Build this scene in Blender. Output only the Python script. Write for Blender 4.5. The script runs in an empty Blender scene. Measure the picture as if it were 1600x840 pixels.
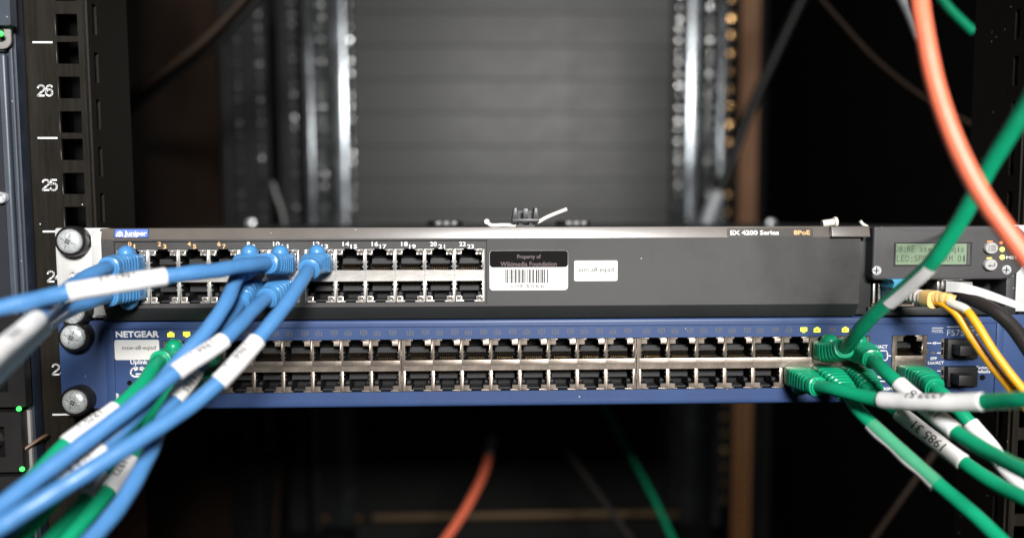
import bpy, bmesh, math, random
from mathutils import Vector, Matrix
random.seed(7)
SC = bpy.context.scene
COL = SC.collection
MM = 0.001

# ------------------------------------------------------------------ camera
F_PX = 1250.0                      # focal length in photograph pixels (1600 wide)
CAM = Vector((-38.77, -384.06, 93.04))           # millimetres; X right, Y into the rack, Z up
YAW, PIT, ROL, SHY = 0.0315686, 0.0798984, -0.0028819, 25.0
def cam_axes():
    # d -> yaw -> pitch -> roll, as a linear map; read the rows off by probing
    def f(d):
        c, s = math.cos(YAW), math.sin(YAW)
        x = d[0]*c - d[1]*s; y = d[0]*s + d[1]*c; z = d[2]
        c, s = math.cos(PIT), math.sin(PIT)
        y2 = y*c - z*s; z2 = y*s + z*c
        c, s = math.cos(ROL), math.sin(ROL)
        return (x*c + z2*s, y2, -x*s + z2*c)
    cols = [f(v) for v in ((1, 0, 0), (0, 1, 0), (0, 0, 1))]
    return [Vector((cols[0][i], cols[1][i], cols[2][i])) for i in range(3)]
RIGHT, FWD, UP = cam_axes()
def ray(px, py):
    return RIGHT*((px-800)/F_PX) + FWD + UP*((420+SHY-py)/F_PX)
def P(px, py, Y=0.0):
    """photograph pixel -> point (mm) on the vertical plane at depth Y behind the panel front"""
    d = ray(px, py)
    return CAM + d*((Y-CAM.y)/d.y)
def PX(px, py=420, Y=0.0): return P(px, py, Y).x
def PZ(py, px=760, Y=0.0): return P(px, py, Y).z
def SCL(Y): return (Y-CAM.y)/F_PX      # mm per pixel at depth Y (about)

cd = bpy.data.cameras.new("camera"); co = bpy.data.objects.new("camera", cd); COL.objects.link(co)
cd.sensor_width = 36.0; cd.lens = 36.0*F_PX/1600; cd.sensor_fit = 'HORIZONTAL'
cd.shift_y = SHY/1600; cd.clip_start = 0.01; cd.clip_end = 50
m = Matrix.Identity(4)
for i in range(3):
    m[i][0] = RIGHT[i]; m[i][1] = UP[i]; m[i][2] = -FWD[i]; m[i][3] = CAM[i]*MM
co.matrix_world = m
cd.dof.use_dof = True; cd.dof.focus_distance = (FWD.dot(P(760, 450, -6)-CAM))*MM
cd.dof.aperture_fstop = 3.3; cd.dof.aperture_blades = 0
SC.camera = co

# ------------------------------------------------------------------ light
w = bpy.data.worlds.new("World"); SC.world = w; w.use_nodes = True
w.node_tree.nodes['Background'].inputs[0].default_value = (0.9, 0.95, 1.0, 1)
w.node_tree.nodes['Background'].inputs[1].default_value = 0.01
def area(name, loc, target, sx, sy, power, col):
    ld = bpy.data.lights.new(name, 'AREA'); ld.shape = 'RECTANGLE'; ld.size = sx*MM; ld.size_y = sy*MM
    ld.energy = power; ld.color = col
    o = bpy.data.objects.new(name, ld); COL.objects.link(o)
    o.location = Vector(loc)*MM
    o.rotation_euler = (Vector(target)-Vector(loc)).to_track_quat('-Z', 'Y').to_euler()
    return o
area('ceiling_lamp', (230, -1500, 600), (0, 60, 60), 340, 160, 34.0, (1.0, 0.955, 0.91))
area('front_fill', (40, -820, 425), (0, 0, 60), 180, 100, 7.0, (0.96, 0.98, 1.0))  # added fill to brighten the foreground cables and front metal
area('rear_aisle_lamp', (640, 420, 420), (300, 770, 120), 200, 400, 4.0, (1.0, 0.72, 0.42))
SC.view_settings.view_transform = 'Standard'; SC.view_settings.look = 'None'
SC.view_settings.exposure = 0.0; SC.view_settings.gamma = 1.0
SC.cycles.use_denoising = True
SC.cycles.max_bounces = 6

# ------------------------------------------------------------------ materials
def mat(name, col, rough=0.5, metal=0.0, bump=0.0, bscale=900.0, var=0.0, vscale=40.0, speck=0.0, spscale=260.0,
        emit=None, estr=0.0, coat=0.0, trans=0.0, alpha=1.0, spec=0.5, rvar=0.0, stretch=None, bdist=0.00006):
    M = bpy.data.materials.new(name); M.use_nodes = True
    nt = M.node_tree; N = nt.nodes; L = nt.links; b = N['Principled BSDF']
    b.inputs['Base Color'].default_value = (*col, 1); b.inputs['Roughness'].default_value = rough
    b.inputs['Metallic'].default_value = metal; b.inputs['Specular IOR Level'].default_value = spec
    b.inputs['Coat Weight'].default_value = coat; b.inputs['Transmission Weight'].default_value = trans
    b.inputs['Alpha'].default_value = alpha
    tc = N.new('ShaderNodeTexCoord'); src = tc.outputs['Object']
    if stretch:
        mp = N.new('ShaderNodeMapping'); mp.inputs['Scale'].default_value = stretch
        L.new(src, mp.inputs[0]); src = mp.outputs[0]
    colsock = None
    if var > 0:
        n = N.new('ShaderNodeTexNoise'); n.inputs['Scale'].default_value = vscale; n.inputs['Detail'].default_value = 6; n.inputs['Roughness'].default_value = .72
        L.new(src, n.inputs['Vector'])
        r = N.new('ShaderNodeMapRange'); r.inputs['From Min'].default_value = .3; r.inputs['From Max'].default_value = .7
        r.inputs['To Min'].default_value = 1-var; r.inputs['To Max'].default_value = 1+var
        L.new(n.outputs['Fac'], r.inputs['Value'])
        mx = N.new('ShaderNodeMix'); mx.data_type = 'RGBA'; mx.blend_type = 'MULTIPLY'; mx.inputs['Factor'].default_value = 1
        mx.inputs['A'].default_value = (*col, 1); L.new(r.outputs[0], mx.inputs['B'])
        colsock = mx.outputs['Result']; L.new(colsock, b.inputs['Base Color'])
        if rvar > 0:
            r2 = N.new('ShaderNodeMapRange'); r2.inputs['From Min'].default_value = .3; r2.inputs['From Max'].default_value = .7
            r2.inputs['To Min'].default_value = max(.03, rough-rvar); r2.inputs['To Max'].default_value = min(1, rough+rvar)
            L.new(n.outputs['Fac'], r2.inputs['Value']); L.new(r2.outputs[0], b.inputs['Roughness'])
    if speck > 0:           # dust: sparse pale grains with their own shapes
        v = N.new('ShaderNodeTexVoronoi'); v.inputs['Scale'].default_value = spscale
        L.new(tc.outputs['Object'], v.inputs['Vector'])
        g = N.new('ShaderNodeMath'); g.operation = 'LESS_THAN'; g.inputs[1].default_value = 0.10
        L.new(v.outputs['Distance'], g.inputs[0])
        s = N.new('ShaderNodeSeparateColor'); L.new(v.outputs['Color'], s.inputs[0])
        h = N.new('ShaderNodeMath'); h.operation = 'GREATER_THAN'; h.inputs[1].default_value = 1-speck
        L.new(s.outputs[0], h.inputs[0])
        q = N.new('ShaderNodeMath'); q.operation = 'MULTIPLY'; L.new(g.outputs[0], q.inputs[0]); L.new(h.outputs[0], q.inputs[1])
        mx = N.new('ShaderNodeMix'); mx.data_type = 'RGBA'; L.new(q.outputs[0], mx.inputs['Factor'])
        if colsock: L.new(colsock, mx.inputs['A'])
        else: mx.inputs['A'].default_value = (*col, 1)
        mx.inputs['B'].default_value = (.55, .55, .52, 1); L.new(mx.outputs['Result'], b.inputs['Base Color'])
    if bump > 0:
        n = N.new('ShaderNodeTexNoise'); n.inputs['Scale'].default_value = bscale; n.inputs['Detail'].default_value = 3
        L.new(src, n.inputs['Vector'])
        bp = N.new('ShaderNodeBump'); bp.inputs['Strength'].default_value = bump; bp.inputs['Distance'].default_value = bdist
        L.new(n.outputs['Fac'], bp.inputs['Height']); L.new(bp.outputs[0], b.inputs['Normal'])
    if emit:
        b.inputs['Emission Color'].default_value = (*emit, 1); b.inputs['Emission Strength'].default_value = estr
    return M
M = {}
M['rail'] = mat('black_satin_paint', (.012, .0098, .007), .40, 0, .12, 500, .25, 60, .04, 300, stretch=(8, 8, .6), rvar=.08, spec=.3)
M['rail_edge'] = mat('worn_edge', (.30, .27, .24), .4, .6, var=.4, vscale=300)
M['print'] = mat('white_print', (.80, .80, .80), .55, var=.08, vscale=300)
M['print_dim'] = mat('grey_print', (.42, .44, .48), .6)
M['peach'] = mat('peach_print', (.85, .50, .22), .55)
M['jgrey'] = mat('charcoal_plastic', (.056, .0545, .053), .56, 0, .4, 1500, .22, 40, .04, 260, spec=.35, rvar=.10)
M['jgrey_lit'] = mat('charcoal_lit', (.125, .108, .094), .34, 0, .3, 1700, .14, 60, .05, 330, spec=1.0)  # charcoal with the lit slope's warm highlight put into the colour
M['plate'] = mat('matt_plate', (.085, .075, .066), .6, spec=.2, var=.1, vscale=60)
M['jdark'] = mat('dark_plastic', (.02, .021, .022), .5, 0, .2, 1500, .1, 40, .04, 260)
M['jmod'] = mat('module_plastic', (.060, .058, .060), .45, 0, .2, 1500, .12, 35, .10, 330)
M['nickel'] = mat('nickel_plate', (.74, .71, .67), .32, .75, .05, 400, .10, 60, rvar=.06)
M['tin'] = mat('tin_plate', (.31, .262, .22), .36, .85, .06, 700, .14, 90, rvar=.08)  # brown reflection put into the plating's base colour
M['cavity'] = mat('black_port_plastic', (.007, .007, .007), .5, spec=.3)
M['tongue'] = mat('grey_port_plastic', (.020, .021, .023), .5)
M['gold'] = mat('gold_pin', (.38, .25, .11), .3, 1)
M['ledoff'] = mat('led_lens', (.16, .13, .10), .25, var=.2, vscale=400)
M['nblue'] = mat('blue_enamel', (.031, .062, .160), .42, 0, .30, 1700, .10, 30, .06, 330)
M['zinc'] = mat('zinc_plate', (.86, .90, .90), .30, .55, .5, 330, .25, 600, rvar=.14, bdist=.0002)
M['ear'] = mat('bright_steel_ear', (.74, .74, .72), .38, .35, .08, 200, .06, 80, stretch=(4, 4, .5))
M['blackplastic'] = mat('black_plastic', (.016, .015, .015), .38, 0, .1, 900, .15, 80, .05, 300)
M['outletcore'] = mat('outlet_plastic', (.045, .044, .043), .35, 0, .1, 900, .15, 80, .04, 300)
M['caps'] = mat('dust_cap_rubber', (.014, .0135, .013), .48, 0, .15, 700, .2, 80, .08, 300)
M['stick'] = mat('white_sticker', (.72, .72, .70), .5, var=.03, vscale=60, spec=.2)
M['stickblack'] = mat('black_sticker', (.006, .0055, .0055), .6, spec=.06)
M['ink'] = mat('black_ink', (.03, .025, .025), .6)
M['inkgrey'] = mat('faded_ink', (.22, .18, .17), .6)
M['inkred'] = mat('faded_red_ink', (.12, .085, .085), .5)
M['badge'] = mat('blue_badge', (.12, .20, .55), .3)
M['badge_edge'] = mat('badge_rim', (.02, .03, .09), .35)
M['lcd'] = mat('green_lcd', (.20, .27, .18), .25, emit=(.30, .42, .28), estr=.09, var=.04, vscale=30)
M['lcdink'] = mat('lcd_segment', (.045, .07, .05), .5)
M['lcdglass'] = mat('lcd_edge_glass', (.5, .52, .48), .12, .8)
M['btn'] = mat('grey_button', (.42, .41, .40), .4, 0, .05, 900)
M['led_y'] = mat('lit_yellow_led', (.8, .7, .1), .4, emit=(1, .86, .10), estr=2.6)
M['led_r'] = mat('lit_red_led', (.8, .15, .05), .4, emit=(1, .22, .06), estr=2.6)
M['led_g'] = mat('lit_green_led', (.1, .8, .2), .4, emit=(.03, .9, .06), estr=1.6)
M['icon_on'] = mat('lit_port_icon', (.75, .72, .05), .5, emit=(.95, .92, .05), estr=.75)
M['icon_off'] = mat('unlit_port_icon', (.115, .105, .10), .5, var=.3, vscale=900)
def cablemat(name, c, rough=.38, coat=.0):
    return mat(name, c, rough, 0, .5, 170, .08, 120, .02, 330, coat=coat, bdist=.0004)
M['cblue'] = cablemat('blue_cable', (.070, .215, .460), .34)
M['bblue'] = cablemat('blue_boot', (.070, .245, .510), .31)
M['cgreen'] = cablemat('green_cable', (.006, .300, .145), .26)
M['bgreen'] = cablemat('green_boot', (.006, .310, .150), .28)
M['corange'] = cablemat('orange_cable', (.90, .190, .100), .4)
M['cyellow'] = cablemat('yellow_cable', (.90, .42, .012), .38)
M['cblack'] = cablemat('black_cable', (.022, .018, .017), .45)
M['sleeve'] = mat('white_label_sleeve', (.78, .77, .76), .42, 0, .5, 140, .05, 90, bdist=.0005)
M['clear'] = mat('clear_label_film', (.85, .83, .70), .14, 0, .5, 140, trans=.0, alpha=.07, coat=.6)
M['plugclear'] = mat('clear_plug_plastic', (.20, .36, .50), .12, coat=.3)
M['plugcleargreen'] = mat('clear_plug_plastic_green', (.08, .30, .22), .12, coat=.3)
M['aqua'] = mat('aqua_connector', (.05, .30, .46), .35)
M['fibreboot'] = mat('white_fibre_boot', (.68, .62, .55), .45)
M['yclip'] = mat('amber_clip', (.85, .55, .20), .35, coat=.3)
M['tie'] = mat('white_nylon', (.80, .77, .70), .4)
M['mount'] = mat('grey_nylon', (.035, .036, .04), .4, var=.1, vscale=300)
M['pdu'] = mat('navy_grey_enamel', (.060, .072, .092), .42, .15, .35, 1300, .12, 60, .14, 330)
M['pdudark'] = mat('dark_enamel', (.018, .020, .026), .5, 0, .3, 1300, .1, 60, .12, 330)
M['pdunavy'] = mat('navy_gap', (.010, .016, .030), .5)
M['pduwhite'] = mat('pale_insert', (.24, .225, .215), .6)
M['brownwall'] = mat('brown_black_panel', (.072, .046, .033), .6, 0, 0, 1, .3, 6, spec=.15)
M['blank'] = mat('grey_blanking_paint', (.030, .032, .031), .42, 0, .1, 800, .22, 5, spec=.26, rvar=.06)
M['blank_shaded'] = mat('shaded_blanking_paint', (.008, .0085, .0085), .55, 0, .1, 800, .10, 8, spec=.15)  # blanking paint with the shade below the switches put into it
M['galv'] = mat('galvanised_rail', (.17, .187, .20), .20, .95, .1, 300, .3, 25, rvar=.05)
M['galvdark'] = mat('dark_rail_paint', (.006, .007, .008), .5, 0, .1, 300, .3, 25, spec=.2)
M['bead'] = mat('steel_bead', (.24, .25, .25), .2, 1)
M['facet'] = mat('satin_facet', (.16, .16, .16), .4, .3)
M['beadtan'] = mat('brass_bead', (.62, .38, .17), .25, 1)
M['tan'] = mat('tan_board', (.13, .050, .010), .6, 0, 0, 1, .15, 20)
M['grey'] = mat('pale_grey_jacket', (.38, .40, .42), .4)
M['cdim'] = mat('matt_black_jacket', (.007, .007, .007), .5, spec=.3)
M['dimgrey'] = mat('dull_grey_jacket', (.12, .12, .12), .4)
M['backblack'] = mat('matt_black', (.004, .004, .004), .7, spec=.1)
M['brownwire'] = mat('brown_wire', (.16, .09, .055), .4)
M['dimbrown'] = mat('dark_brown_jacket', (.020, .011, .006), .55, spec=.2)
M['bronze'] = mat('bronze_bar', (.16, .11, .06), .4, .6)

# ------------------------------------------------------------------ mesh helpers (all in mm)
class MB:
    def __init__(s): s.v = []; s.f = []
    def quad(s, a, b, c, d):
        n = len(s.v); s.v += [Vector(a), Vector(b), Vector(c), Vector(d)]; s.f.append((n, n+1, n+2, n+3))
    def box(s, x0, x1, y0, y1, z0, z1):
        n = len(s.v)
        s.v += [Vector((x, y, z)) for z in (z0, z1) for y in (y0, y1) for x in (x0, x1)]
        for f in ((0, 2, 3, 1), (4, 5, 7, 6), (0, 1, 5, 4), (2, 6, 7, 3), (0, 4, 6, 2), (1, 3, 7, 5)):
            s.f.append(tuple(n+i for i in f))
        return s
    def prism(s, poly, y0, y1):            # poly in (x, z), extruded along y
        n = len(s.v); k = len(poly)
        s.v += [Vector((x, y0, z)) for x, z in poly] + [Vector((x, y1, z)) for x, z in poly]
        s.f.append(tuple(n+i for i in range(k))); s.f.append(tuple(n+k+i for i in reversed(range(k))))
        for i in range(k):
            j = (i+1) % k; s.f.append((n+i, n+k+i, n+k+j, n+j))
        return s
    def prismx(s, poly, x0, x1):           # poly in (y, z), extruded along x
        n = len(s.v); k = len(poly)
        s.v += [Vector((x0, y, z)) for y, z in poly] + [Vector((x1, y, z)) for y, z in poly]
        s.f.append(tuple(n+i for i in range(k))); s.f.append(tuple(n+k+i for i in reversed(range(k))))
        for i in range(k):
            j = (i+1) % k; s.f.append((n+i, n+k+i, n+k+j, n+j))
        return s
    def lathe(s, prof, c, axis='y', seg=32, ry=1.0):     # prof: (r, t); t along -y (towards viewer) or +z
        n = len(s.v)
        for r, t in prof:
            for k in range(seg):
                a = 2*math.pi*k/seg
                if axis == 'y': s.v.append(Vector((c[0]+r*math.cos(a), c[1]-t, c[2]+r*ry*math.sin(a))))
                else: s.v.append(Vector((c[0]+r*math.cos(a), c[1]+r*math.sin(a), c[2]+t)))
        for i in range(len(prof)-1):
            for k in range(seg):
                j = (k+1) % seg
                s.f.append((n+i*seg+k, n+i*seg+j, n+(i+1)*seg+j, n+(i+1)*seg+k))
        s.f.append(tuple(n+(len(prof)-1)*seg+k for k in range(seg)))
        s.f.append(tuple(n+k for k in reversed(range(seg))))
        return s
    def tri2(s, verts, faces):
        n = len(s.v); s.v += [Vector(v) for v in verts]; s.f += [tuple(n+i for i in f) for f in faces]
        return s
    def ext(s, o): s.tri2(o.v, o.f); return s
def wl(o):                                  # world location (mm) of a translate-only chain
    t = Vector((0, 0, 0))
    while o is not None: t += Vector(o.location)/MM; o = o.parent
    return t
def make_mesh(mb, mats, origin=Vector((0, 0, 0)), smooth=False, bevel=0.0, bseg=2, recalc=True, weld=True):
    me = bpy.data.meshes.new('mesh')
    me.from_pydata([tuple((v-origin)*MM) for v in mb.v], [], mb.f)
    if recalc or bevel:
        bm = bmesh.new(); bm.from_mesh(me)
        if weld: bmesh.ops.remove_doubles(bm, verts=bm.verts, dist=1e-6)
        if recalc: bmesh.ops.recalc_face_normals(bm, faces=bm.faces)
        if bevel:
            es = [e for e in bm.edges if len(e.link_faces) == 2 and e.calc_face_angle(0) > .6]
            bmesh.ops.bevel(bm, geom=es, offset=bevel*MM, segments=bseg, profile=.6, affect='EDGES', clamp_overlap=True)
        bm.to_mesh(me); bm.free()
    me.materials.append(mats)
    if smooth or bevel:
        for p in me.polygons: p.use_smooth = True
        me.set_sharp_from_angle(angle=math.radians(38))
    return me
def obj(name, mb, mt, parent=None, **kw):
    org = wl(parent) if parent else Vector((0, 0, 0))
    me = make_mesh(mb, M[mt] if isinstance(mt, str) else mt, org, **kw)
    me.name = name
    o = bpy.data.objects.new(name, me); COL.objects.link(o)
    if parent: o.parent = parent
    return o
def objm(name, me, parent, loc):            # shared mesh placed at a point (mm, world)
    o = bpy.data.objects.new(name, me); COL.objects.link(o)
    o.location = (Vector(loc)-(wl(parent) if parent else Vector((0, 0, 0))))*MM
    if parent: o.parent = parent
    return o
def tag(o, label, cat, group=None):
    o['label'] = label; o['category'] = cat
    if group: o['group'] = group
    return o
def thing(name, loc, label, cat, group=None):
    o = bpy.data.objects.new(name, None); COL.objects.link(o); o.empty_display_size = .01
    o.location = Vector(loc)*MM
    return tag(o, label, cat, group)
def rrect(x0, x1, z0, z1, r, seg=5):
    pts = []
    for cx, cz, a0 in ((x1-r, z1-r, 0), (x0+r, z1-r, 90), (x0+r, z0+r, 180), (x1-r, z0+r, 270)):
        for k in range(seg+1):
            a = math.radians(a0+90*k/seg); pts.append((cx+r*math.cos(a), cz+r*math.sin(a)))
    return pts
def holed(x0, x1, z0, z1, holes, y0, y1, ring=True):
    """plate front at y0 (towards viewer), back y1, rectangular holes (x0,x1,z0,z1)"""
    mb = MB()
    xs = sorted({x0, x1, *[h[0] for h in holes], *[h[1] for h in holes]})
    zs = sorted({z0, z1, *[h[2] for h in holes], *[h[3] for h in holes]})
    def inh(x, z): return any(h[0] < x < h[1] and h[2] < z < h[3] for h in holes)
    for i in range(len(xs)-1):
        for j in range(len(zs)-1):
            if not inh((xs[i]+xs[i+1])/2, (zs[j]+zs[j+1])/2):
                for y in (y0, y1):
                    mb.quad((xs[i], y, zs[j]), (xs[i+1], y, zs[j]), (xs[i+1], y, zs[j+1]), (xs[i], y, zs[j+1]))
    rims = list(holes)+([(x0, x1, z0, z1)] if ring else [])
    for a, b, c, d in rims:
        mb.quad((a, y0, c), (a, y1, c), (a, y1, d), (a, y0, d)); mb.quad((b, y0, c), (b, y1, c), (b, y1, d), (b, y0, d))
        mb.quad((a, y0, c), (b, y0, c), (b, y1, c), (a, y1, c)); mb.quad((a, y0, d), (b, y0, d), (b, y1, d), (a, y1, d))
    return mb
# ---- text (built-in font) ----
_tc = {}
def glyphs(s, bold=0.0, mono=False):
    key = (s, bold)
    if key in _tc: return _tc[key]
    cu = bpy.data.curves.new('t', 'FONT'); cu.body = s; cu.size = 1; cu.offset = bold; cu.resolution_u = 3
    cu.align_x = 'LEFT'
    o = bpy.data.objects.new('t', cu)
    me = bpy.data.meshes.new_from_object(o)
    vs = [tuple(v.co) for v in me.vertices]; fs = [tuple(p.vertices) for p in me.polygons]
    bpy.data.objects.remove(o); bpy.data.meshes.remove(me); bpy.data.curves.remove(cu)
    xs = [v[0] for v in vs]
    _tc[key] = (vs, fs, min(xs), max(xs)); return _tc[key]
CAPH = 0.69
def text(mb, s, xl, xr, base, cap, Y, bold=0.0, tilt=None, off=.10):
    """flat lettering between pixel columns xl..xr, baseline row base, capital height cap px, on the plane Y"""
    vs, fs, a, b = glyphs(s, bold)
    A = P(xl, base, Y); B = P(xr, base, Y); B.z = A.z = (A.z+B.z)/2
    sx = (B.x-A.x)/(b-a); h = cap*SCL(Y)/CAPH
    up = Vector((0, tilt or 0, 1)).normalized(); nrm = Vector((0, -1, tilt or 0)).normalized()
    mb.tri2([A+Vector(((v[0]-a)*sx, 0, 0))+up*(v[1]*h)+nrm*off for v in vs], fs)
def prt(name, parent, mt, items, Y, label=None, **kw):
    mb = MB()
    for it in items: text(mb, *it, Y, **kw)
    o = obj(name, mb, mt, parent, recalc=False)
    if label: o['label'] = label
    return o
def flat(mb, x0, x1, y0, y1, Y, t=.10):      # thin printed patch from pixel box
    a = P(x0, y1, Y); b = P(x1, y0, Y); mb.box(a.x, b.x, Y-t, Y, a.z, b.z)

# ---- swept shapes ----
def spline(pts, step=1.2):
    pts = [Vector(p) for p in pts]
    ext = [pts[0]*2-pts[1]]+pts+[pts[-1]*2-pts[-2]]
    out = []
    for i in range(1, len(ext)-2):
        p0, p1, p2, p3 = ext[i-1:i+3]
        t0 = 0; t1 = t0+max((p1-p0).length, 1e-3)**.5; t2 = t1+max((p2-p1).length, 1e-3)**.5; t3 = t2+max((p3-p2).length, 1e-3)**.5
        n = max(2, int((p2-p1).length/step))
        for k in range(n):
            t = t1+(t2-t1)*k/n
            a1 = p0*((t1-t)/(t1-t0))+p1*((t-t0)/(t1-t0)); a2 = p1*((t2-t)/(t2-t1))+p2*((t-t1)/(t2-t1)); a3 = p2*((t3-t)/(t3-t2))+p3*((t-t2)/(t3-t2))
            b1 = a1*((t2-t)/(t2-t0))+a2*((t-t0)/(t2-t0)); b2 = a2*((t3-t)/(t3-t1))+a3*((t-t1)/(t3-t1))
            out.append(b1*((t2-t)/(t2-t1))+b2*((t-t1)/(t2-t1)))
    out.append(pts[-1]); return out
class Path:
    def __init__(s, pts, up=Vector((0, 0, 1)), step=1.2):
        s.p = spline(pts, step); n = len(s.p)
        s.s = [0.0]
        for i in range(1, n): s.s.append(s.s[-1]+(s.p[i]-s.p[i-1]).length)
        s.len = s.s[-1]; s.t = []
        for i in range(n): s.t.append((s.p[min(n-1, i+1)]-s.p[max(0, i-1)]).normalized())
        u = (up-s.t[0]*up.dot(s.t[0])).normalized(); s.u = [u]
        for i in range(1, n):
            u = s.u[-1]; u = (u-s.t[i]*u.dot(s.t[i])).normalized(); s.u.append(u)
    def at(s, d):
        d = max(0, min(s.len, d)); lo, hi = 0, len(s.s)-1
        while hi-lo > 1:
            mi = (lo+hi)//2
            if s.s[mi] <= d: lo = mi
            else: hi = mi
        k = (d-s.s[lo])/max(1e-9, s.s[hi]-s.s[lo])
        p = s.p[lo].lerp(s.p[hi], k); t = s.t[lo].lerp(s.t[hi], k).normalized(); u = s.u[lo].lerp(s.u[hi], k)
        u = (u-t*u.dot(t)).normalized(); return p, t, u, t.cross(u)
    def nearest(s, px, py):                  # arc position whose image is nearest to a pixel
        best = None
        for i, p in enumerate(s.p):
            d = p-CAM; y = d.dot(FWD)
            if y < 10: continue
            q = (800+F_PX*d.dot(RIGHT)/y-px)**2+(420+SHY-F_PX*d.dot(UP)/y-py)**2
            if best is None or q < best[0]: best = (q, s.s[i])
        return best[1]
def sweep(mb, path, s0, s1, fn, step=1.0, seg=18, cap=True, stops=None):
    """fn(d) -> (half width, half height, exponent)"""
    if stops is None:
        n = max(2, int((s1-s0)/step)); stops = [s0+(s1-s0)*i/n for i in range(n+1)]
    base = len(mb.v)
    for d in stops:
        p, t, u, r = path.at(d); a, b, e = fn(d)
        for k in range(seg):
            th = 2*math.pi*k/seg; c, q = math.cos(th), math.sin(th)
            x = a*math.copysign(abs(c)**(2/e), c); z = b*math.copysign(abs(q)**(2/e), q)
            mb.v.append(p+r*x+u*z)
    m_ = len(stops)
    for i in range(m_-1):
        for k in range(seg):
            j = (k+1) % seg
            mb.f.append((base+i*seg+k, base+i*seg+j, base+(i+1)*seg+j, base+(i+1)*seg+k))
    if cap:
        mb.f.append(tuple(base+k for k in range(seg))); mb.f.append(tuple(base+(m_-1)*seg+k for k in reversed(range(seg))))
    return mb
def tube(pts, r, step=1.2, seg=16, lump=0.0, s0=0, s1=None, up=Vector((0, 0, 1))):
    pa = Path(pts, up, step); mb = MB(); ph = random.random()*6
    sweep(mb, pa, s0, s1 or pa.len, lambda d: (r*(1+lump*math.sin(d*.55+ph)*math.sin(d*.17)), r*(1+lump*math.cos(d*.6+ph)), 2), step=step, seg=seg)
    return mb, pa

# ================================================================== THE RACK
ZB, ZT = -330.0, 420.0
def front_rail(name, x_in, x_out, xh, label, marks):
    s = 1 if x_out > x_in else -1
    t = thing(name, ((x_in+x_out)/2, 2, ZB), label, 'rack rail', 'front mounting rails of the rack')
    a, b = min(x_in, x_out), max(x_in, x_out)
    holes = []
    for k in range(-7, 9):
        for dz in (6.35, 22.225, 38.1):
            z = k*44.45+dz
            if ZB+6 < z < ZT-6: holes.append((xh-4.9, xh+4.9, z-4.9, z+4.9))
    obj('rail_face', holed(a, b, ZB, ZT, holes, 2, 4), 'rail', t, bevel=.25, bseg=1)
    fl = MB(); fx = x_in
    # side flange running back along the inner edge, pierced by slots
    sl = []
    for k in range(-7, 9): sl += [(k*44.45+4, k*44.45+18), (k*44.45+26, k*44.45+40)]
    zs = [ZB]
    for z0, z1 in sl:
        if z0 > ZB and z1 < ZT: zs += [z0, z1]
    zs.append(ZT)
    for i in range(len(zs)-1):
        if i % 2 == 0: fl.box(fx-1, fx+1, 4.2, 46, zs[i], zs[i+1])
        else: fl.box(fx-1, fx+1, 4.2, 9, zs[i], zs[i+1]); fl.box(fx-1, fx+1, 13, 46, zs[i], zs[i+1])
    obj('side_flange', fl, 'rail', t)
    obj('hole_backing', MB().box(a, b, 44, 46, ZB, ZT) if s < 0 else MB().box(a+2, b, 44, 46, ZB, ZT), 'backblack', t)  # black plate added behind the holes to make them read dark
    obj('outer_flange', MB().box(x_out-.8, x_out+.8, 4.2, 43.9, ZB, ZT), 'backblack', t)
    return t
railL = front_rail('mounting_rail', PX(137, 190, 2), PX(41, 190, 2), P(110.5, 191.7, 2).x, 'black front rack rail on the left with square holes and white unit numbers', True)
DIG = {'2': [[(.02, .78), (.12, .93), (.35, 1), (.65, 1), (.9, .92), (1, .76), (.95, .58), (.7, .42), (.25, .2), (.02, 0), (1, 0)]],
       '6': [[(.95, .88), (.75, 1), (.4, 1), (.15, .85), (.02, .55), (.02, .25), (.15, .07), (.4, 0), (.65, 0), (.9, .08), (1, .28), (.92, .5), (.7, .6), (.35, .6), (.05, .42)]],
       '5': [[(.92, 1), (.12, 1), (.06, .55), (.3, .64), (.65, .64), (.92, .52), (1, .32), (.9, .1), (.65, 0), (.35, 0), (.1, .07), (0, .2)]],
       '4': [[(.75, 0), (.75, 1), (0, .3), (1, .3)]],
       '3': [[(.03, .85), (.2, .97), (.5, 1), (.85, .93), (.95, .75), (.85, .58), (.4, .53)], [(.4, .53), (.9, .47), (1, .26), (.85, .07), (.5, 0), (.2, .03), (0, .17)]]}
mk = MB()
for yy, xl in ((66.4, 51), (215.7, 59.1), (361.6, 66.9), (505, 74.5), (647.2, 82.1), (-85, 43)):
    a = P(xl, yy, 2); mk.box(a.x, a.x+9.1, 1.85, 2.0, a.z-.42, a.z+.42)
obj('unit_mark', mk, 'print', railL)
for s_, xl, xr, bs in (('26', 58.6, 82.9, 149.6), ('25', 66, 90, 296.8), ('24', 73.8, 98, 439.6), ('23', 81.5, 106, 584.6)):
    mb = MB(); wd = (xr-xl)/2
    for i, ch in enumerate(s_):
        for pl in DIG[ch]:
            pts = [P(xl+i*wd*1.04+(.06+.82*u)*wd, bs-v*15.6, 2) for u, v in pl]
            for p, q in zip(pts, pts[1:]):
                d = (q-p).normalized(); n = Vector((-d.z, 0, d.x))*.42; o_ = Vector((0, -.12-.004*i, 0)); p2 = p-d*.2; q2 = q+d*.2
                mb.quad(p2+n+o_, q2+n+o_, q2-n+o_, p2-n+o_)
    obj('unit_number', mb, 'print', railL, recalc=False)
railR = front_rail('mounting_rail', 224.5, 256, 232.6, 'black front rack rail at the right edge of the picture', False)

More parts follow.
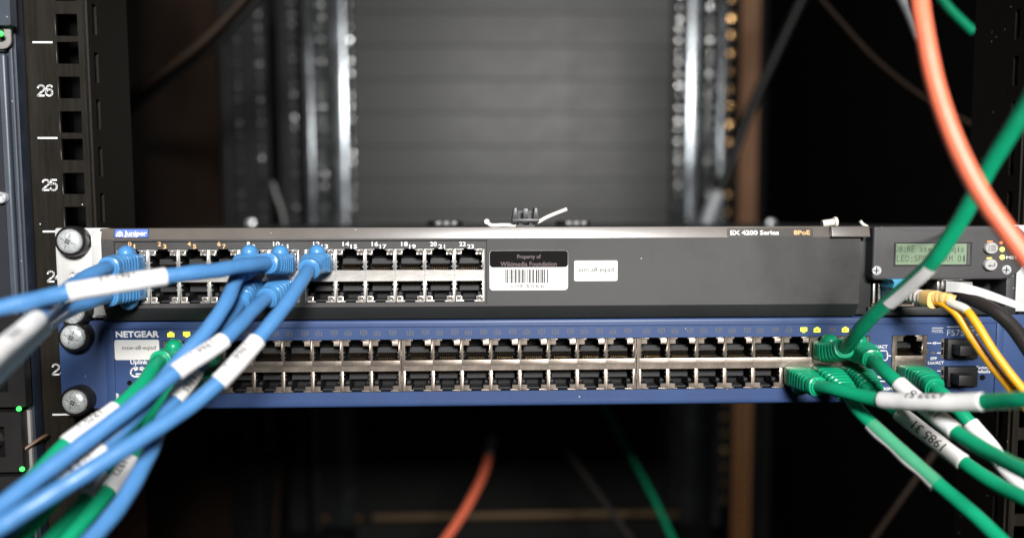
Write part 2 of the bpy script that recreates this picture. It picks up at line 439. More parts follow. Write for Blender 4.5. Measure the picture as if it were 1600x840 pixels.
# interior of the rack: side panels, rear wall
t = tag(obj('side_panel', MB().box(-406, -400, 60, 900, ZB-200, ZT+200), 'brownwall'), 'dark brown inner side panel left of the rear rails', 'panel')
t = tag(obj('side_panel', MB().box(410, 416, 60, 900, ZB-200, ZT+200), 'backblack'), 'matt black inner side panel right of the rear rails', 'panel')
o = obj('rear_wall', MB().box(-700, 700, 905, 910, ZB-300, ZT+300), 'backblack'); o['kind'] = 'structure'
o = obj('rack_floor', MB().box(-700, 700, -20, 905, ZB-310, ZB-300), 'backblack'); o['kind'] = 'structure'

# rear blanking panels, one rack unit each
YR = 716.0
xa, xb = PX(545, 200, YR), PX(1056, 200, YR)
z0 = PZ(177, 760, YR)
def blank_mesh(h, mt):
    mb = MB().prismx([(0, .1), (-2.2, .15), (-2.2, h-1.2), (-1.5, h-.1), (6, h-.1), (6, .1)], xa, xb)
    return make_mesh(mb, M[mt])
bmA, bmB = blank_mesh(44.45, 'blank'), blank_mesh(44.45, 'blank_shaded')
ords = ['first', 'second', 'third', 'fourth', 'fifth', 'sixth', 'seventh', 'eighth', 'ninth', 'tenth']
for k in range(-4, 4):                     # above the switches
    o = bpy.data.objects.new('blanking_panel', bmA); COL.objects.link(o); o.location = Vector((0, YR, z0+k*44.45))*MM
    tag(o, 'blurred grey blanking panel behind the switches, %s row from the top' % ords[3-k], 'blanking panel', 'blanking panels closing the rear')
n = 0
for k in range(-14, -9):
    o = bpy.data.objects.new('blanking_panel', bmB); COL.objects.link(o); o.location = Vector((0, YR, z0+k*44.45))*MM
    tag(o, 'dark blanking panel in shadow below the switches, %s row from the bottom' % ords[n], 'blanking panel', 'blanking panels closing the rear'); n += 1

# rear rails: channel with added domes shaped to glint like hole edges
bead_me = make_mesh(MB().lathe([(3.8, 0), (3.7, 1.2), (2.8, 1.32), (1.9, 1.40), (.95, 1.45), (.1, 1.465)], (0, 0, 0), seg=16), M['bead'], smooth=True)
beadtan_me = make_mesh(MB().lathe([(5.0, 0), (4.9, 1.2), (3.6, 1.40), (2.3, 1.52), (1.1, 1.59), (.1, 1.61)], (0, 0, 0), seg=16), M['beadtan'], smooth=True)
def tiltit(o, a=2.2):
    o.rotation_euler = (math.radians(random.gauss(0, a)), 0, math.radians(random.gauss(0, a))); return o
def rear_rail(cols, label):
    """cols: pixel columns -> (edge strip, bead strip, half-round, bead strip, lip)"""
    Y = 700.0
    X = [PX(c, 200, Y) for c in cols]
    lo, hi = min(X), max(X)
    t = thing('rear_rail', ((lo+hi)/2, Y, ZB), label, 'rack rail', 'rear rack rails')
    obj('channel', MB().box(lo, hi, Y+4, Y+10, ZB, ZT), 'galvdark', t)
    # half-round pressed rib
    a, b = sorted((X[1], X[2])); r = (b-a)/2; c = (a+b)/2
    prof = [(c+r*math.cos(math.pi*k/14), Y+4-.12*r*math.sin(math.pi*k/14)) for k in range(15)]
    mb = MB()
    for i in range(14): mb.quad((prof[i][0], prof[i][1], ZB), (prof[i+1][0], prof[i+1][1], ZB), (prof[i+1][0], prof[i+1][1], ZT), (prof[i][0], prof[i][1], ZT))
    obj('pressed_rib', mb, 'galv', t, smooth=True)
    a, b = sorted((X[3], X[4]))
    obj('edge_lip', MB().box(a, b, Y-14, Y+3.9, ZB, ZT), 'galv', t, bevel=2.5, bseg=3)
    for xx in ((X[0]+X[1])/2, (X[2]+X[3])/2):
        for k in range(-7, 9):
            for dz in (6.35, 22.225, 38.1):
                z = k*44.45+dz
                if ZB+6 < z < ZT-6: tiltit(objm('glint_dome', bead_me, t, (xx+random.uniform(-.6, .6), Y+4, z)))
    return t
rear_rail((1050, 1075, 1102, 1118, 1133), 'blurred galvanised rear rack rail right of the grey blanking panels')
rear_rail((552, 541, 512, 493, 477), 'blurred galvanised rear rack rail left of the grey blanking panels')
# darker post further left with its own added glint domes
Y = 640.0
t = thing('rear_post', (PX(380, 200, Y), Y, ZB), 'dark blurred vertical post between the brown panel and the rear rail', 'post')
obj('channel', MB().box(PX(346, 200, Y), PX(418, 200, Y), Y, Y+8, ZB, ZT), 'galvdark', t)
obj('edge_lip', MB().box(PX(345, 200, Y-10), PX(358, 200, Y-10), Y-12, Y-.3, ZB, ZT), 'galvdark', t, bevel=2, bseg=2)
for xx in (372, 406):
    for k in range(-7, 9):
        for dz in (6.35, 22.225, 38.1):
            tiltit(objm('glint_dome', bead_me, t, (PX(xx, 200, Y), Y, k*44.45+dz)))
t = thing('hole_strip', (PX(452, 200, 690), 690, ZB), 'blurred dark strip with a column of added glint domes beside the left rear rail', 'strip')
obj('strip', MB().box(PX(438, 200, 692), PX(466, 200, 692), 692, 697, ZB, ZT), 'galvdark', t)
for k in range(-7, 9):
    for dz in (6.35, 22.225, 38.1): tiltit(objm('glint_stud', bead_me, t, (PX(464, 200, 692)-5, 692, k*44.45+dz)))  # domes added for the glints at the strip's holes
# tan board on the right, with domes added for the warm glints
t = thing('tan_board', (PX(1168, 200, 780), 780, ZB), 'blurred tan board standing upright behind the right rear rail', 'board')
bx_ = (PX(1156, 200, 780), PX(1184, 200, 780)); obj('board', holed(bx_[0], bx_[1], ZB-200, ZT, [(bx_[0]+5, bx_[1]-5, k*14.8+2, k*14.8+8) for k in range(-30, 4)], 780, 790), 'tan', t)
for k in range(-13, 17): tiltit(objm('glint_stud', beadtan_me, t, (PX(1141, 200, 760), 762, k*25.0+4)), 2.0)
obj('stud_strip', MB().box(PX(1131, 200, 770), PX(1152, 200, 770), 766, 776, ZB, ZT), 'backblack', t)
# bronze cross bar low at the rear
Y = 640
t = thing('cross_bar', P(800, 806, Y), 'blurred bronze cross bar low at the back of the rack', 'bar')
zc = PZ(806, 800, Y)
obj('bar', MB().box(PX(582, 806, Y), PX(1036, 806, Y), Y, Y+8, zc-4, zc+4), 'bronze', t, bevel=1.5)
for xx in (508, 560, 1045, 1056): objm('bolt', beadtan_me, t, (PX(xx, 806, Y), Y-1, zc))
# loose bolts glinting at the height of the switch top
for xx, lb in ((393, 'left'), (1204, 'right')):
    p = P(xx, 349, 480)
    o = obj('rear_bolt', MB().lathe([(4.2, 0), (4.2, 3), (3.2, 3.45), (2.1, 3.75), (1, 3.9), (.1, 3.95)], p, seg=18), 'zinc', smooth=True)
    tag(o, 'round blurred bolt glinting just above the grey switch on the %s' % lb, 'bolt', 'glinting bolts behind the grey switch')
    st = MB().box(p.x-6, p.x+6, p.y, p.y+4, ZB, p.z+3)
    tag(obj('bracket_post', st, 'backblack'), 'thin black bracket post behind the grey switch on the %s' % lb, 'bracket')

# cables in the dark behind the switches
def bg(name, pts, r, mt, label, seg=12):
    mb, pa = tube([P(*q) for q in pts], r, 4, seg); o = obj(name, mb, mt, None, smooth=True); return tag(o, label, 'cable')
bg('loose_cable', [(430, -60, 330), (380, 0, 330), (320, 62, 330), (262, 108, 330), (205, 150, 330), (150, 190, 330), (90, 230, 320)], 4.2, 'dimbrown', 'blurred brown cable slanting across the upper left of the rack')
bg('loose_cable', [(450, -60, 345), (400, 0, 345), (340, 62, 345), (282, 108, 345), (215, 160, 345), (150, 215, 345)], 4.5, 'cdim', 'blurred black cable just under the brown slanting cable')
bg('loose_cable', [(1290, -80, 520), (1252, 0, 520), (1210, 90, 520), (1165, 190, 520), (1140, 260, 520), (1120, 305, 520)], 6.0, 'cdim', 'thick blurred black cable slanting before the tan board')
bg('loose_cable', [(1122, 300, 520), (1111, 326, 520), (1100, 362, 520)], 7.5, 'grey', 'pale grey cable end below the slanting black cable')
bg('loose_cable', [(426, 285, 560), (432, 305, 560), (442, 335, 560), (450, 400, 560)], 2.6, 'dimgrey', 'thin pale cable hanging beside the left rear post')
bg('loose_cable', [(452, 640, 560), (443, 690, 560), (436, 760, 560), (428, 860, 560)], 3.0, 'dimbrown', 'thin brown cable hanging in the dark below the switches')
bg('loose_cable', [(930, 610, 520), (947, 640, 520), (985, 710, 520), (1025, 785, 520), (1055, 850, 520)], 3.4, 'cgreen', 'blurred green cable hanging below the blue switch')
bg('loose_cable', [(830, 620, 430), (856, 660, 430), (920, 750, 430), (1000, 860, 430)], 3.0, 'cblack', 'blurred black cable hanging below the blue switch')
bg('loose_cable', [(1400, -20, 210), (1420, 20, 210), (1436, 60, 210)], 3.2, 'grey', 'short grey cable behind the orange cable at the top')
bg('loose_cable', [(1455, -25, 180), (1480, 10, 180), (1520, 50, 180)], 3.2, 'cgreen', 'short green cable in the dark at the top right')
bg('loose_cable', [(1200, -110, 300), (1260, -30, 300), (1310, 30, 300), (1370, 95, 300), (1440, 150, 300), (1510, 190, 300), (1640, 240, 300)], 2.0, 'dimbrown', 'thin brown cable in the dark right of the tan board')
bg('loose_cable', [(1510, 640, 260), (1450, 720, 260), (1400, 790, 260), (1350, 860, 260)], 2.6, 'dimbrown', 'thin brown cable in the dark below the green cables')
# orange fibre with grey ferrule under the blue switch
t = thing('fibre_cable', P(768, 690, 450), 'orange fibre cable with grey ferrule hanging under the blue switch', 'cable')
mb, pa = tube([P(766, 700, 450), P(757, 735, 450), P(730, 790, 450), P(690, 850, 450), P(650, 900, 450)], 4.6, 3); obj('jacket', mb, 'corange', t, smooth=True)
mb, pa = tube([P(772, 672, 450), P(769, 688, 450), P(764, 708, 450)], 5.0, 3); obj('ferrule', mb, 'grey', t, smooth=True)
mb, pa = tube([P(778, 610, 450), P(775, 645, 450), P(771, 678, 450)], 8.6, 3); obj('connector', mb, 'blackplastic', t, smooth=True)

# ================================================================== POWER STRIP at the left edge
YP = -6.0
t = pdu = thing('power_strip', (PX(5, 400, YP), YP, ZB), 'navy grey power strip with outlets and green lights at the left edge', 'power strip')
xE = PX(31, 190, YP); xF = PX(22, 190, YP)
obj('body', MB().box(xE-70, xE, YP, 1.5, ZB, ZT), 'pdunavy', t, bevel=1.2)
xR = xE-1.0
mb = MB().box(xR-1.6, xR, YP-1.6, YP+.2, ZB, ZT); obj('edge_ridge', mb, 'pdu', t, bevel=.7)
zseam = PZ(83, 10, YP-3)
obj('front_cover', MB().box(xE-66, xE-3.4, YP-3.2, YP+.1, PZ(492, 10, YP), zseam), 'pdu', t, bevel=1.3, bseg=3)
obj('front_cover', MB().box(xE-66, xE-3.4, YP-3.2, YP+.1, zseam+.6, ZT), 'pdu', t, bevel=1.3, bseg=3)
obj('inner_panel', MB().box(xE-66, PX(7, 300, YP-4), YP-3.6, YP-3.1, PZ(480, 10, YP), PZ(95, 10, YP)), 'pdudark', t)
mb = MB(); mb.prism(rrect(PX(-30, 50, YP-4), PX(17, 50, YP-4), PZ(77, 10, YP-4), PZ(-20, 10, YP-4), 4), YP-4.4, YP-3.0); obj('pale_insert', mb, 'pduwhite', t, bevel=.4)
mb = MB(); mb.prism(rrect(PX(-30, 50, YP-4), PX(7, 50, YP-4), PZ(66, 10, YP-4), PZ(44, 10, YP-4), 1), YP-4.7, YP-4.2); obj('light_window', mb, 'pdudark', t)
def outlet(x1, ytop, ybot, parent, c13=True, mt='blackplastic'):
    za, zb_ = PZ(ybot, 10, YP-6), PZ(ytop, 10, YP-6); xr = PX(x1, (ytop+ybot)/2, YP-6); xl = xr-38
    o = obj('outlet', holed(xl, xr, za, zb_, [(xl+5, xr-8, za+7, zb_-7)], YP-8, YP-3), mt, parent, bevel=.8)
    obj('recess', MB().box(xl+2, xr-5, YP-3.2, YP-2.8, za+4, zb_-4), 'backblack', o)
    c = rrect(xl+7, xr-10.5, za+9.5, zb_-9.5, 5)
    obj('socket_core', MB().prism(c, YP-7, YP-3.3), 'outletcore', o, bevel=.9)
    sl = MB()
    for dx in (6, 12): sl.box(xr-10.5-dx-1.5, xr-10.5-dx, YP-7.2, YP-6.9, (za+zb_)/2-1.5, (za+zb_)/2+3.5)
    obj('slot', sl, 'backblack', o)
    return o
outlet(17, -110, 41, t, mt='pdu')
outlet(41, 492, 634, t); outlet(38, 642, 735, t); outlet(45, 742, 890, t)
led_me = make_mesh(MB().lathe([(1.2, 0), (1.2, .4), (.8, .9), (.3, 1.0)], (0, 0, 0), seg=14), M['led_g'], smooth=True)
for lx, ly in ((1.5, 53), (30, 638), (35, 732)): objm('status_light', led_me, t, P(lx, ly, YP-8.4))
obj('pale_insert', MB().box(PX(38, 690, YP-2), PX(50, 690, YP-2), YP-2.5, YP-.1, PZ(740, 10, YP), PZ(639, 10, YP)), 'pduwhite', t, bevel=.4)
mb = MB().lathe([(2.6, 0), (2.6, 2.6), (2.2, 3.0), (1.5, 3.0), (1.4, 1.2)], P(5, 309, YP-3.6), seg=24); obj('socket_screw', mb, 'zinc', t, smooth=True)
mb, pa = tube([P(-30, 748, -14), P(0, 727, -13), P(40, 700, -11), P(69, 681, -5), P(76, 681, 3)], .8, 2)
tag(obj('thin_wire', mb, 'brownwire', None, smooth=True), 'thin brown wire running from the power strip to the left rail', 'wire')

# ================================================================== shared jack pieces
W = 13.97
def jack_parts(sgn, lights, band=2.55, top=12.5, hw=6.2):
    """one RJ45 opening; z measured from the middle of the double row; sgn=-1 for the lower row"""
    fr = MB(); cv = MB(); pn = MB(); tg = MB(); ld = MB()
    def bx(m, x0, x1, y0, y1, za, zb_):
        m.box(x0, x1, y0, y1, min(sgn*za, sgn*zb_), max(sgn*za, sgn*zb_))
    h = W/2; m1 = top-2.75; lip = top-.55
    bx(fr, -h, h, 0, 1.0, 0, band); bx(fr, -h, -hw, 0, 1.0, band, top); bx(fr, hw, h, 0, 1.0, band, top)
    for s in (-1, 1):
        a, b = sorted((s*3.35, s*hw)); c, d = sorted((s*2.45, s*hw))
        if lights:
            i0, i1 = sorted((s*3.95, s*5.75))
            bx(fr, a, i0, 0, 1.0, m1, lip); bx(fr, i1, b, 0, 1.0, m1, lip); bx(fr, i0, i1, 0, 1.0, m1, m1+.6); bx(fr, i0, i1, 0, 1.0, lip-.35, lip)
            bx(ld, i0, i1, .45, 2, m1+.6, lip-.35)
        else: bx(fr, a, b, 0, 1.0, m1, lip)
        bx(fr, c, d, 0, 1.0, lip, top)
        # spring fingers of the shield
        e, f = sorted((s*(hw-.02), s*(hw-.5)))
        bx(fr, e, f, .3, 2.2, band+3.6, band+4.2); bx(fr, e, f, .3, 2.2, band+1.4, band+2.0)
    # cavity
    D = 14.0; x = hw-.05; zl = band+.02; zt = m1-.02; nx = 3.3
    def q(a, b, c, d): cv.quad(*[(p[0], p[1], sgn*p[2]) for p in (a, b, c, d)])
    q((-x, 1, zl), (x, 1, zl), (x, D, zl), (-x, D, zl)); q((-x, D, zl), (x, D, zl), (x, D, top), (-x, D, top))
    for s in (-1, 1):
        q((s*x, 1, zl), (s*x, D, zl), (s*x, D, zt), (s*x, 1, zt)); q((s*x, 1, zt), (s*nx, 1, zt), (s*nx, D, zt), (s*x, D, zt))
        q((s*nx, 1, zt), (s*nx, D, zt), (s*nx, D, top), (s*nx, 1, top))
    q((-nx, 1, top), (nx, 1, top), (nx, D, top), (-nx, D, top))
    bx(tg, -4.7, 4.7, 8.0, 13.8, band+2.6, band+5.2)
    bx(tg, -3.0, 3.0, 4.0, 13.8, top-.8, top-.2); bx(tg, -5.9, -4.2, 5, 10, m1-1.4, m1-.2); bx(tg, 4.2, 5.9, 5, 10, m1-1.4, m1-.2)
    for i in range(8):
        c = (i-3.5)*1.02
        pts = [(4.2, band+.35), (4.2, band+.7), (8.2, band+3.0), (8.2, band+2.6)]
        n = len(pn.v)
        for xx in (c-.17, c+.17): pn.v += [Vector((xx, yy, sgn*zz)) for yy, zz in pts]
        for f in ((0, 1, 2, 3), (7, 6, 5, 4), (0, 4, 5, 1), (1, 5, 6, 2), (2, 6, 7, 3), (3, 7, 4, 0)): pn.f.append(tuple(n+k for k in f))
    return fr, cv, pn, tg, ld
def jack_set(lights, mt):
    out = {}
    for sgn in (1, -1):
        fr, cv, pn, tg, ld = jack_parts(sgn, lights)
        out[sgn] = (make_mesh(fr, M[mt], bevel=.06, bseg=1), make_mesh(cv, M['cavity'], recalc=False), make_mesh(pn, M['gold']), make_mesh(tg, M['tongue']), make_mesh(ld, M['ledoff']) if lights else None)
    return out
def add_jack(js, sgn, parent, loc):
    fr, cv, pn, tg, ld = js[sgn]
    o = objm('jack', fr, parent, loc)
    for nm, me in (('cavity', cv), ('contact_pins', pn), ('inner_block', tg), ('indicator_light', ld)):
        if me: objm(nm, me, o, loc)
    return o
JS = jack_set(True, 'nickel'); NS = jack_set(False, 'tin')
def thumb_screw(parent, base, rr=7.1):
    mb = MB().lathe([(rr, 0), (rr, 5.6), (rr-.4, 6.6), (rr-1.0, 7.0), (5.9, 6.4), (5.9, 4)], base, seg=40)
    o = obj('cup_washer', mb, 'blackplastic', parent, smooth=True)
    h = MB().lathe([(5.75, 4.5), (5.75, 6.6), (5.2, 7.6), (3.6, 8.35), (1.6, 8.6), (.3, 8.65)], base, seg=36)
    # pozidriv recess rays as raised and sunk facets
    hd = obj('screw_head', h, 'zinc', o, smooth=True)
    r = MB()
    for k in range(4):
        a = math.radians(20+90*k); c, s = math.cos(a), math.sin(a)
        b = Vector((base[0], base[1]-8.75, base[2]))
        d = Vector((c, 0, s)); e = Vector((-s, 0, c))
        y = Vector((0, -1, 0))
        n = len(r.v)
        r.v += [b+d*.2+e*.62, b+d*3.1+e*.5-y*.35, b+d*3.1-e*.5-y*.35, b+d*.2-e*.62]
        r.f.append((n, n+1, n+2, n+3))
        a2 = a+math.pi/4; d = Vector((math.cos(a2), 0, math.sin(a2))); e = Vector((-math.sin(a2), 0, math.cos(a2)))
        n = len(r.v); r.v += [b+d*1.5+e*.16, b+d*3.7+e*.16-y*.42, b+d*3.7-e*.16-y*.42, b+d*1.5-e*.16]; r.f.append((n, n+1, n+2, n+3))
    obj('cross_recess', r, 'facet', o, recalc=False)
    return o

# ================================================================== GREY SWITCH (upper)
YJ = -7.0; BT = 1.25
jw = thing('network_switch', (0, 0, PZ(497)), 'charcoal grey network switch with a display, upper of the two in the rack', 'network switch')
xl, xr = PX(160, 430, YJ), PX(1343, 430, YJ); xfull = PX(1597, 400, YJ)
zt, z1, z2, zb = PZ(355, Y=YJ+BT), PZ(372, Y=YJ), PZ(478, Y=YJ), PZ(497, Y=-3.5)
obj('chassis', MB().box(-220, 220, 18, 417, zb+.3, zt-.2), 'jdark', jw, bevel=.6)
ct = MB().box(-220, 220, -2, 17.9, zt-1.4, zt-.25).box(-220, 220, -2, 17.9, zb+.35, zb+1.4).box(-220, -219, -2, 17.9, zb+1.5, zt-1.5).box(219, 220, -2, 17.9, zb+1.5, zt-1.5)
obj('front_shell', ct, 'jdark', jw)
obj('top_bevel', MB().prismx([(YJ+BT, zt), (YJ, z1), (YJ+.02, z1-.02), (-1, z1-.02), (-1, zt), ], xl, PX(1356, 360, YJ)), 'jgrey_lit', jw, bevel=.3)
obj('bottom_bevel', MB().prismx([(YJ, z2), (-3.6, zb), (-1, zb), (-1, z2)], xl, xr), 'jdark', jw, bevel=.35)  # shade of the downward slope put into its darker colour
rx0, rx1, rz0, rz1 = PX(179, 420, YJ), PX(760.5, 420, YJ), PZ(474.5, Y=YJ), PZ(375.2, Y=YJ)
obj('front_panel', holed(xl, xr, z2+.02, z1-.02, [(rx0, rx1, rz0, rz1)], YJ, -4), 'jgrey', jw, bevel=.25, bseg=2)
YC = YJ+1.2; YK = YC-.35       # port plate, jack faces
zmid = PZ(431, 470, YK)
g = [(PX(183, 430, YK), PX(468.5, 430, YK)), (PX(475.5, 430, YK), PX(757.5, 430, YK))]
hz = (zmid-12.75, zmid+12.75)
obj('port_plate', holed(rx0-.2, rx1+.2, rz0-.2, rz1+.2, [(a, b, *hz) for a, b in g], YC, YC+2), 'jgrey', jw)
for gi, (a, b) in enumerate(g):
    c = (a+b)/2
    e0, e1 = c-3*W, c+3*W
    obj('cage_side', MB().box(a+.1, e0-.02, YK, YK+1, zmid-12.5, zmid+12.5), 'nickel', jw, bevel=.08, bseg=1)
    obj('cage_side', MB().box(e1+.02, b-.1, YK, YK+1, zmid-12.5, zmid+12.5), 'nickel', jw, bevel=.08, bseg=1)
    for i in range(6):
        for sgn in (1, -1): add_jack(JS, sgn, jw, (c+(i-2.5)*W, YK, zmid))
JG = [(a+b)/2 for a, b in g]
def jport(gi, i, sgn): return Vector((JG[gi]+(i-2.5)*W, YK, zmid+sgn*6.2))
num = [(0, 203), (1, 210.3), (2, 249.3), (3, 257.5), (4, 295.8), (5, 304.3), (6, 342.4), (7, 350.4), (8, 388.3), (9, 396.2), (10, 432), (11, 445.5),
       (12, 494.6), (13, 507.5), (14, 540.5), (15, 553), (16, 586), (17, 598.7), (18, 632), (19, 644.5), (20, 677.3), (21, 690.2), (22, 722.8), (23, 735.3)]
for n, x in num:
    hw_ = 2.6 if n < 10 else 5.2
    if n == 1: hw_ = 1.2
    prt('port_number', jw, 'peach' if n < 8 else 'print', [(str(n), x-hw_, x+hw_, 384.2 if n % 2 == 0 else 388.2, 6.4)], YC, bold=.02)
# badge
def bev(px, py):      # point on the sloped top strip
    d = ray(px, py); n_ = Vector((0, -(zt-z1), BT)).normalized(); p0 = Vector((0, YJ, z1)); return CAM+d*((p0-CAM).dot(n_)/d.dot(n_))
def on_bevel(name, quadpx, mt, off, parent, label=None, r=None):
    x0, x1, y0, y1 = quadpx; a = bev(x0, y1); b = bev(x1, y0); n_ = Vector((0, -(zt-z1), BT)).normalized()
    up = Vector((0, BT, zt-z1)).normalized(); hgt = (b-a).dot(up); wd = b.x-a.x
    pts = rrect(0, wd, 0, hgt, r if r else hgt*.18, 4); mb = MB(); k = len(pts)
    lo = [a+Vector((u, 0, 0))+up*v+n_*.02 for u, v in pts]; hi = [p+n_*off for p in lo]
    mb.tri2(lo+hi, [tuple(range(k, 2*k))]+[(i, (i+1) % k, k+(i+1) % k, k+i) for i in range(k)])
    o = obj(name, mb, mt, parent, recalc=True)
    if label: o['label'] = label
    return o
def btext(mb, s, x0, x1, base, cap, off, bold):
    vs, fs, a, b = glyphs(s, bold); A = bev(x0, base); B = bev(x1, base)
    up = Vector((0, BT, zt-z1)).normalized(); n_ = Vector((0, -(zt-z1), BT)).normalized()
    sx = (B.x-A.x)/(b-a); h = cap*SCL(YJ)/CAPH
    mb.tri2([A+Vector(((v[0]-a)*sx, 0, 0))+up*(v[1]*h)+n_*off for v in vs], fs)
bd = on_bevel('badge', (178, 233.5, 357.2, 372), 'badge_edge', .35, jw)
on_bevel('badge_face', (179.3, 232.2, 358.2, 371), 'badge', .45, bd)
mb = MB(); btext(mb, 'Juniper', 194.5, 230, 368.3, 7.3, .55, .03); obj('lettering', mb, 'print', bd, recalc=False)
mb = MB(); btext(mb, 'NETWORKS', 195, 216, 371.0, 1.7, .55, .02); obj('lettering', mb, 'print', bd, recalc=False)
mb = MB()
n_ = Vector((0, -(zt-z1), BT)).normalized(); up_ = Vector((0, BT, zt-z1)).normalized(); A = bev(187.5, 370)
ar = []
for k in range(13): ar.append((math.cos(math.pi*k/12), math.sin(math.pi*k/12)))
s_ = SCL(YJ)
for (ro, ri) in ((5.6, 3.9), (2.9, 0.0)):
    n0 = len(mb.v)
    for c_, q_ in ar:
        mb.v.append(A+Vector((c_*ro*s_, 0, 0))+up_*(q_*ro*1.55*s_)+n_*.56); mb.v.append(A+Vector((c_*ri*s_, 0, 0))+up_*(q_*ri*1.55*s_)+n_*.56)
    for k in range(12): mb.f.append((n0+2*k, n0+2*k+1, n0+2*k+3, n0+2*k+2))
obj('arch_emblem', mb, 'print', bd, recalc=False)
mp = on_bevel('model_plate', (1136, 1269.7, 356, 370.6), 'jdark', .12, jw)
on_bevel('plate_face', (1137.2, 1268.5, 356.9, 369.7), 'plate', .18, mp)
mb = MB(); btext(mb, 'EX 4200 Series', 1141, 1217, 366.9, 6.9, .26, .03); obj('lettering', mb, 'print', mp, recalc=False)
mb = MB(); btext(mb, '8PoE', 1240, 1265.5, 366.7, 6.9, .26, .03); obj('lettering', mb, 'peach', mp, recalc=False)
# overhanging lip beside the module
obj('latch_lip', MB().prismx([(YJ+BT-2.2, zt+.05), (YJ-2.3, z1+.15), (YJ-1.9, z1-.1), (YJ+.2, z1-.1), (YJ+.6, zt+.05)], PX(1297, 360, YJ), PX(1357, 360, YJ)), 'jgrey_lit', jw, bevel=.5, bseg=3)
# stickers
def slab(name, x0, x1, y0, y1, Y, t, r, mt, parent, **kw):
    a, b = P(x0, y1, Y), P(x1, y0, Y)
    return obj(name, MB().prism(rrect(a.x, b.x, a.z, b.z, r), Y-t, Y), mt, parent, **kw)
st = slab('asset_sticker', 765, 887.6, 391, 453.5, YJ-.02, .14, 1.6, 'stick', jw); st['label'] = 'black and white asset sticker with a bar code'
slab('black_band', 765.2, 887.4, 391.2, 417.6, YJ-.16, .06, 1.5, 'stickblack', st)
prt('lettering', st, 'inkred', [('Property of', 808, 845, 403.6, 6.0), ('Wikimedia Foundation', 782, 870, 415.6, 7.0)], YJ-.22, bold=.012)
prt('lettering', st, 'ink', [(c, 797.6+i*7.9, 802.6+i*7.9, 449.5, 5.4) for i, c in enumerate('WMF3066')], YJ-.16)
bc = MB(); x = 789.5
rb = random.Random(3)
while x < 859:
    wdt = rb.choice((1.0, 1.0, 2.0, 2.6)); flat(bc, x, min(859.5, x+wdt), 420.8, 441.8, YJ-.16, .05); x += wdt+rb.choice((1.1, 1.1, 1.6, 2.6))
obj('bar_code', bc, 'ink', st)
st = slab('name_sticker', 897, 965, 406.6, 439, YJ-.02, .14, .8, 'stick', jw); st['label'] = 'small white name sticker'
prt('lettering', st, 'ink', [('asm-a8-eqiad', 903.6, 958.8, 424, 6.5)], YJ-.16, bold=.004)
# left and right ears
Ye = 0.0
def ear(x0, x1, za, zc, mt, parent, name='mounting_ear'):
    return obj(name, MB().prism(rrect(x0, x1, za, zc, 1.2), Ye-1.2, Ye+1.9), mt, parent, bevel=.35)
ez0, ez1 = PZ(495.5, 130, Ye), PZ(356, 130, Ye)
e = ear(PX(91, 430, Ye), xl+1, ez0, ez1, 'ear', jw)
obj('ear_flange', MB().box(xl-6.5, xl-.1, -3.2, -1.25, ez0+1, ez1-1.5), 'ear', e, bevel=.5)
for px, py in ((120.0, 376.5), (123.5, 484)): thumb_screw(e, P(px, py, Ye-1.2))
mb = MB().lathe([(2.7, 0), (2.7, 3.6), (2.4, 4), (1.5, 4), (1.4, 1)], P(119, 428.5, Ye-1.2), seg=28); obj('standoff', mb, 'ear', e, smooth=True)
e = ear(xfull-1, 243.5, ez0, ez1, 'ear', jw)
for py in (376, 466): thumb_screw(e, Vector((238.5, Ye-1.2, PZ(py, 1600, Ye))))
# display module at the right
mx0, mx1 = PX(1358, 420, YJ), xfull
mz = [PZ(v, 1470, YJ) for v in (492.5, 479.5, 436, 353)]
obj('module_side', MB().box(xr+.1, mx0+3, -3.2, 12, mz[0]+.4, mz[3]-.4), 'jdark', jw, bevel=.3)
obj('module_side', MB().box(mx1-4.5, mx1-.6, -3.2, 12, mz[0]+.4, mz[2]+1), 'jmod', jw, bevel=.3)
obj('module_foot', MB().box(mx0+1, mx1-.8, -5.6, 12, mz[0], mz[1]), 'jdark', jw, bevel=.5)
obj('module_bay', MB().box(mx0+2, mx1-1, 9, 12.5, mz[1]-.5, mz[2]+2), 'jdark', jw)
poly = []
r_ = 7.5
for cx, cz, rr, a0 in ((mx1-r_, mz[3]-r_, r_, 0), (mx0+1.2, mz[3]-1.2, 1.2, 90), (mx0+2, mz[2]+2, 2, 180), (mx1-12, mz[2]+12, 12, 270)):
    for k in range(9):
        a = math.radians(a0+90*k/8); poly.append((cx+rr*math.cos(a), cz+rr*math.sin(a)))
YM = YJ-3.4
mod = obj('display_module', MB().prism(poly, YM, -2), 'jmod', jw, bevel=2.0, bseg=4)
lx0, lx1, ly0, ly1 = 1399, 1516, 380.3, 413.3
rim = obj('display_rim', holed(PX(lx0-2.2, 396, YM), PX(lx1+2, 396, YM), PZ(ly1+2, 1458, YM), PZ(ly0-2, 1458, YM), [(PX(lx0, 396, YM), PX(lx1, 396, YM), PZ(ly1, 1458, YM), PZ(ly0, 1458, YM))], YM-.35, YM+.3), 'jdark', mod, bevel=.12, bseg=1)
lcd = slab('display', lx0, 1510.5, ly0, ly1, YM-.02, .12, .3, 'lcd', mod); lcd['label'] = 'green display with two lines of dark characters'
slab('glass_edge', 1511, 1515.6, ly0, ly1, YM-.02, .25, .3, 'lcdglass', mod)
cw = (1509-1400.2)/16
it = []
for i, c in enumerate('LED:SPD ALARM 01'):
    if c != ' ': it.append((c, 1400.6+i*cw+(2.2 if c in ':1' else .4), 1400.6+i*cw+cw-(2.2 if c in ':1' else 1.0), 408.6, 10.2))
for i, c in enumerate('08:RE asw-a8-eqia'):
    if c != ' ':
        x = 1398+i*cw*16/17.0
        it.append((c, x+(2.2 if c in ':i' else .4), x+cw-(2.3 if c in ':i' else 1.4), 393.4, 10.2))
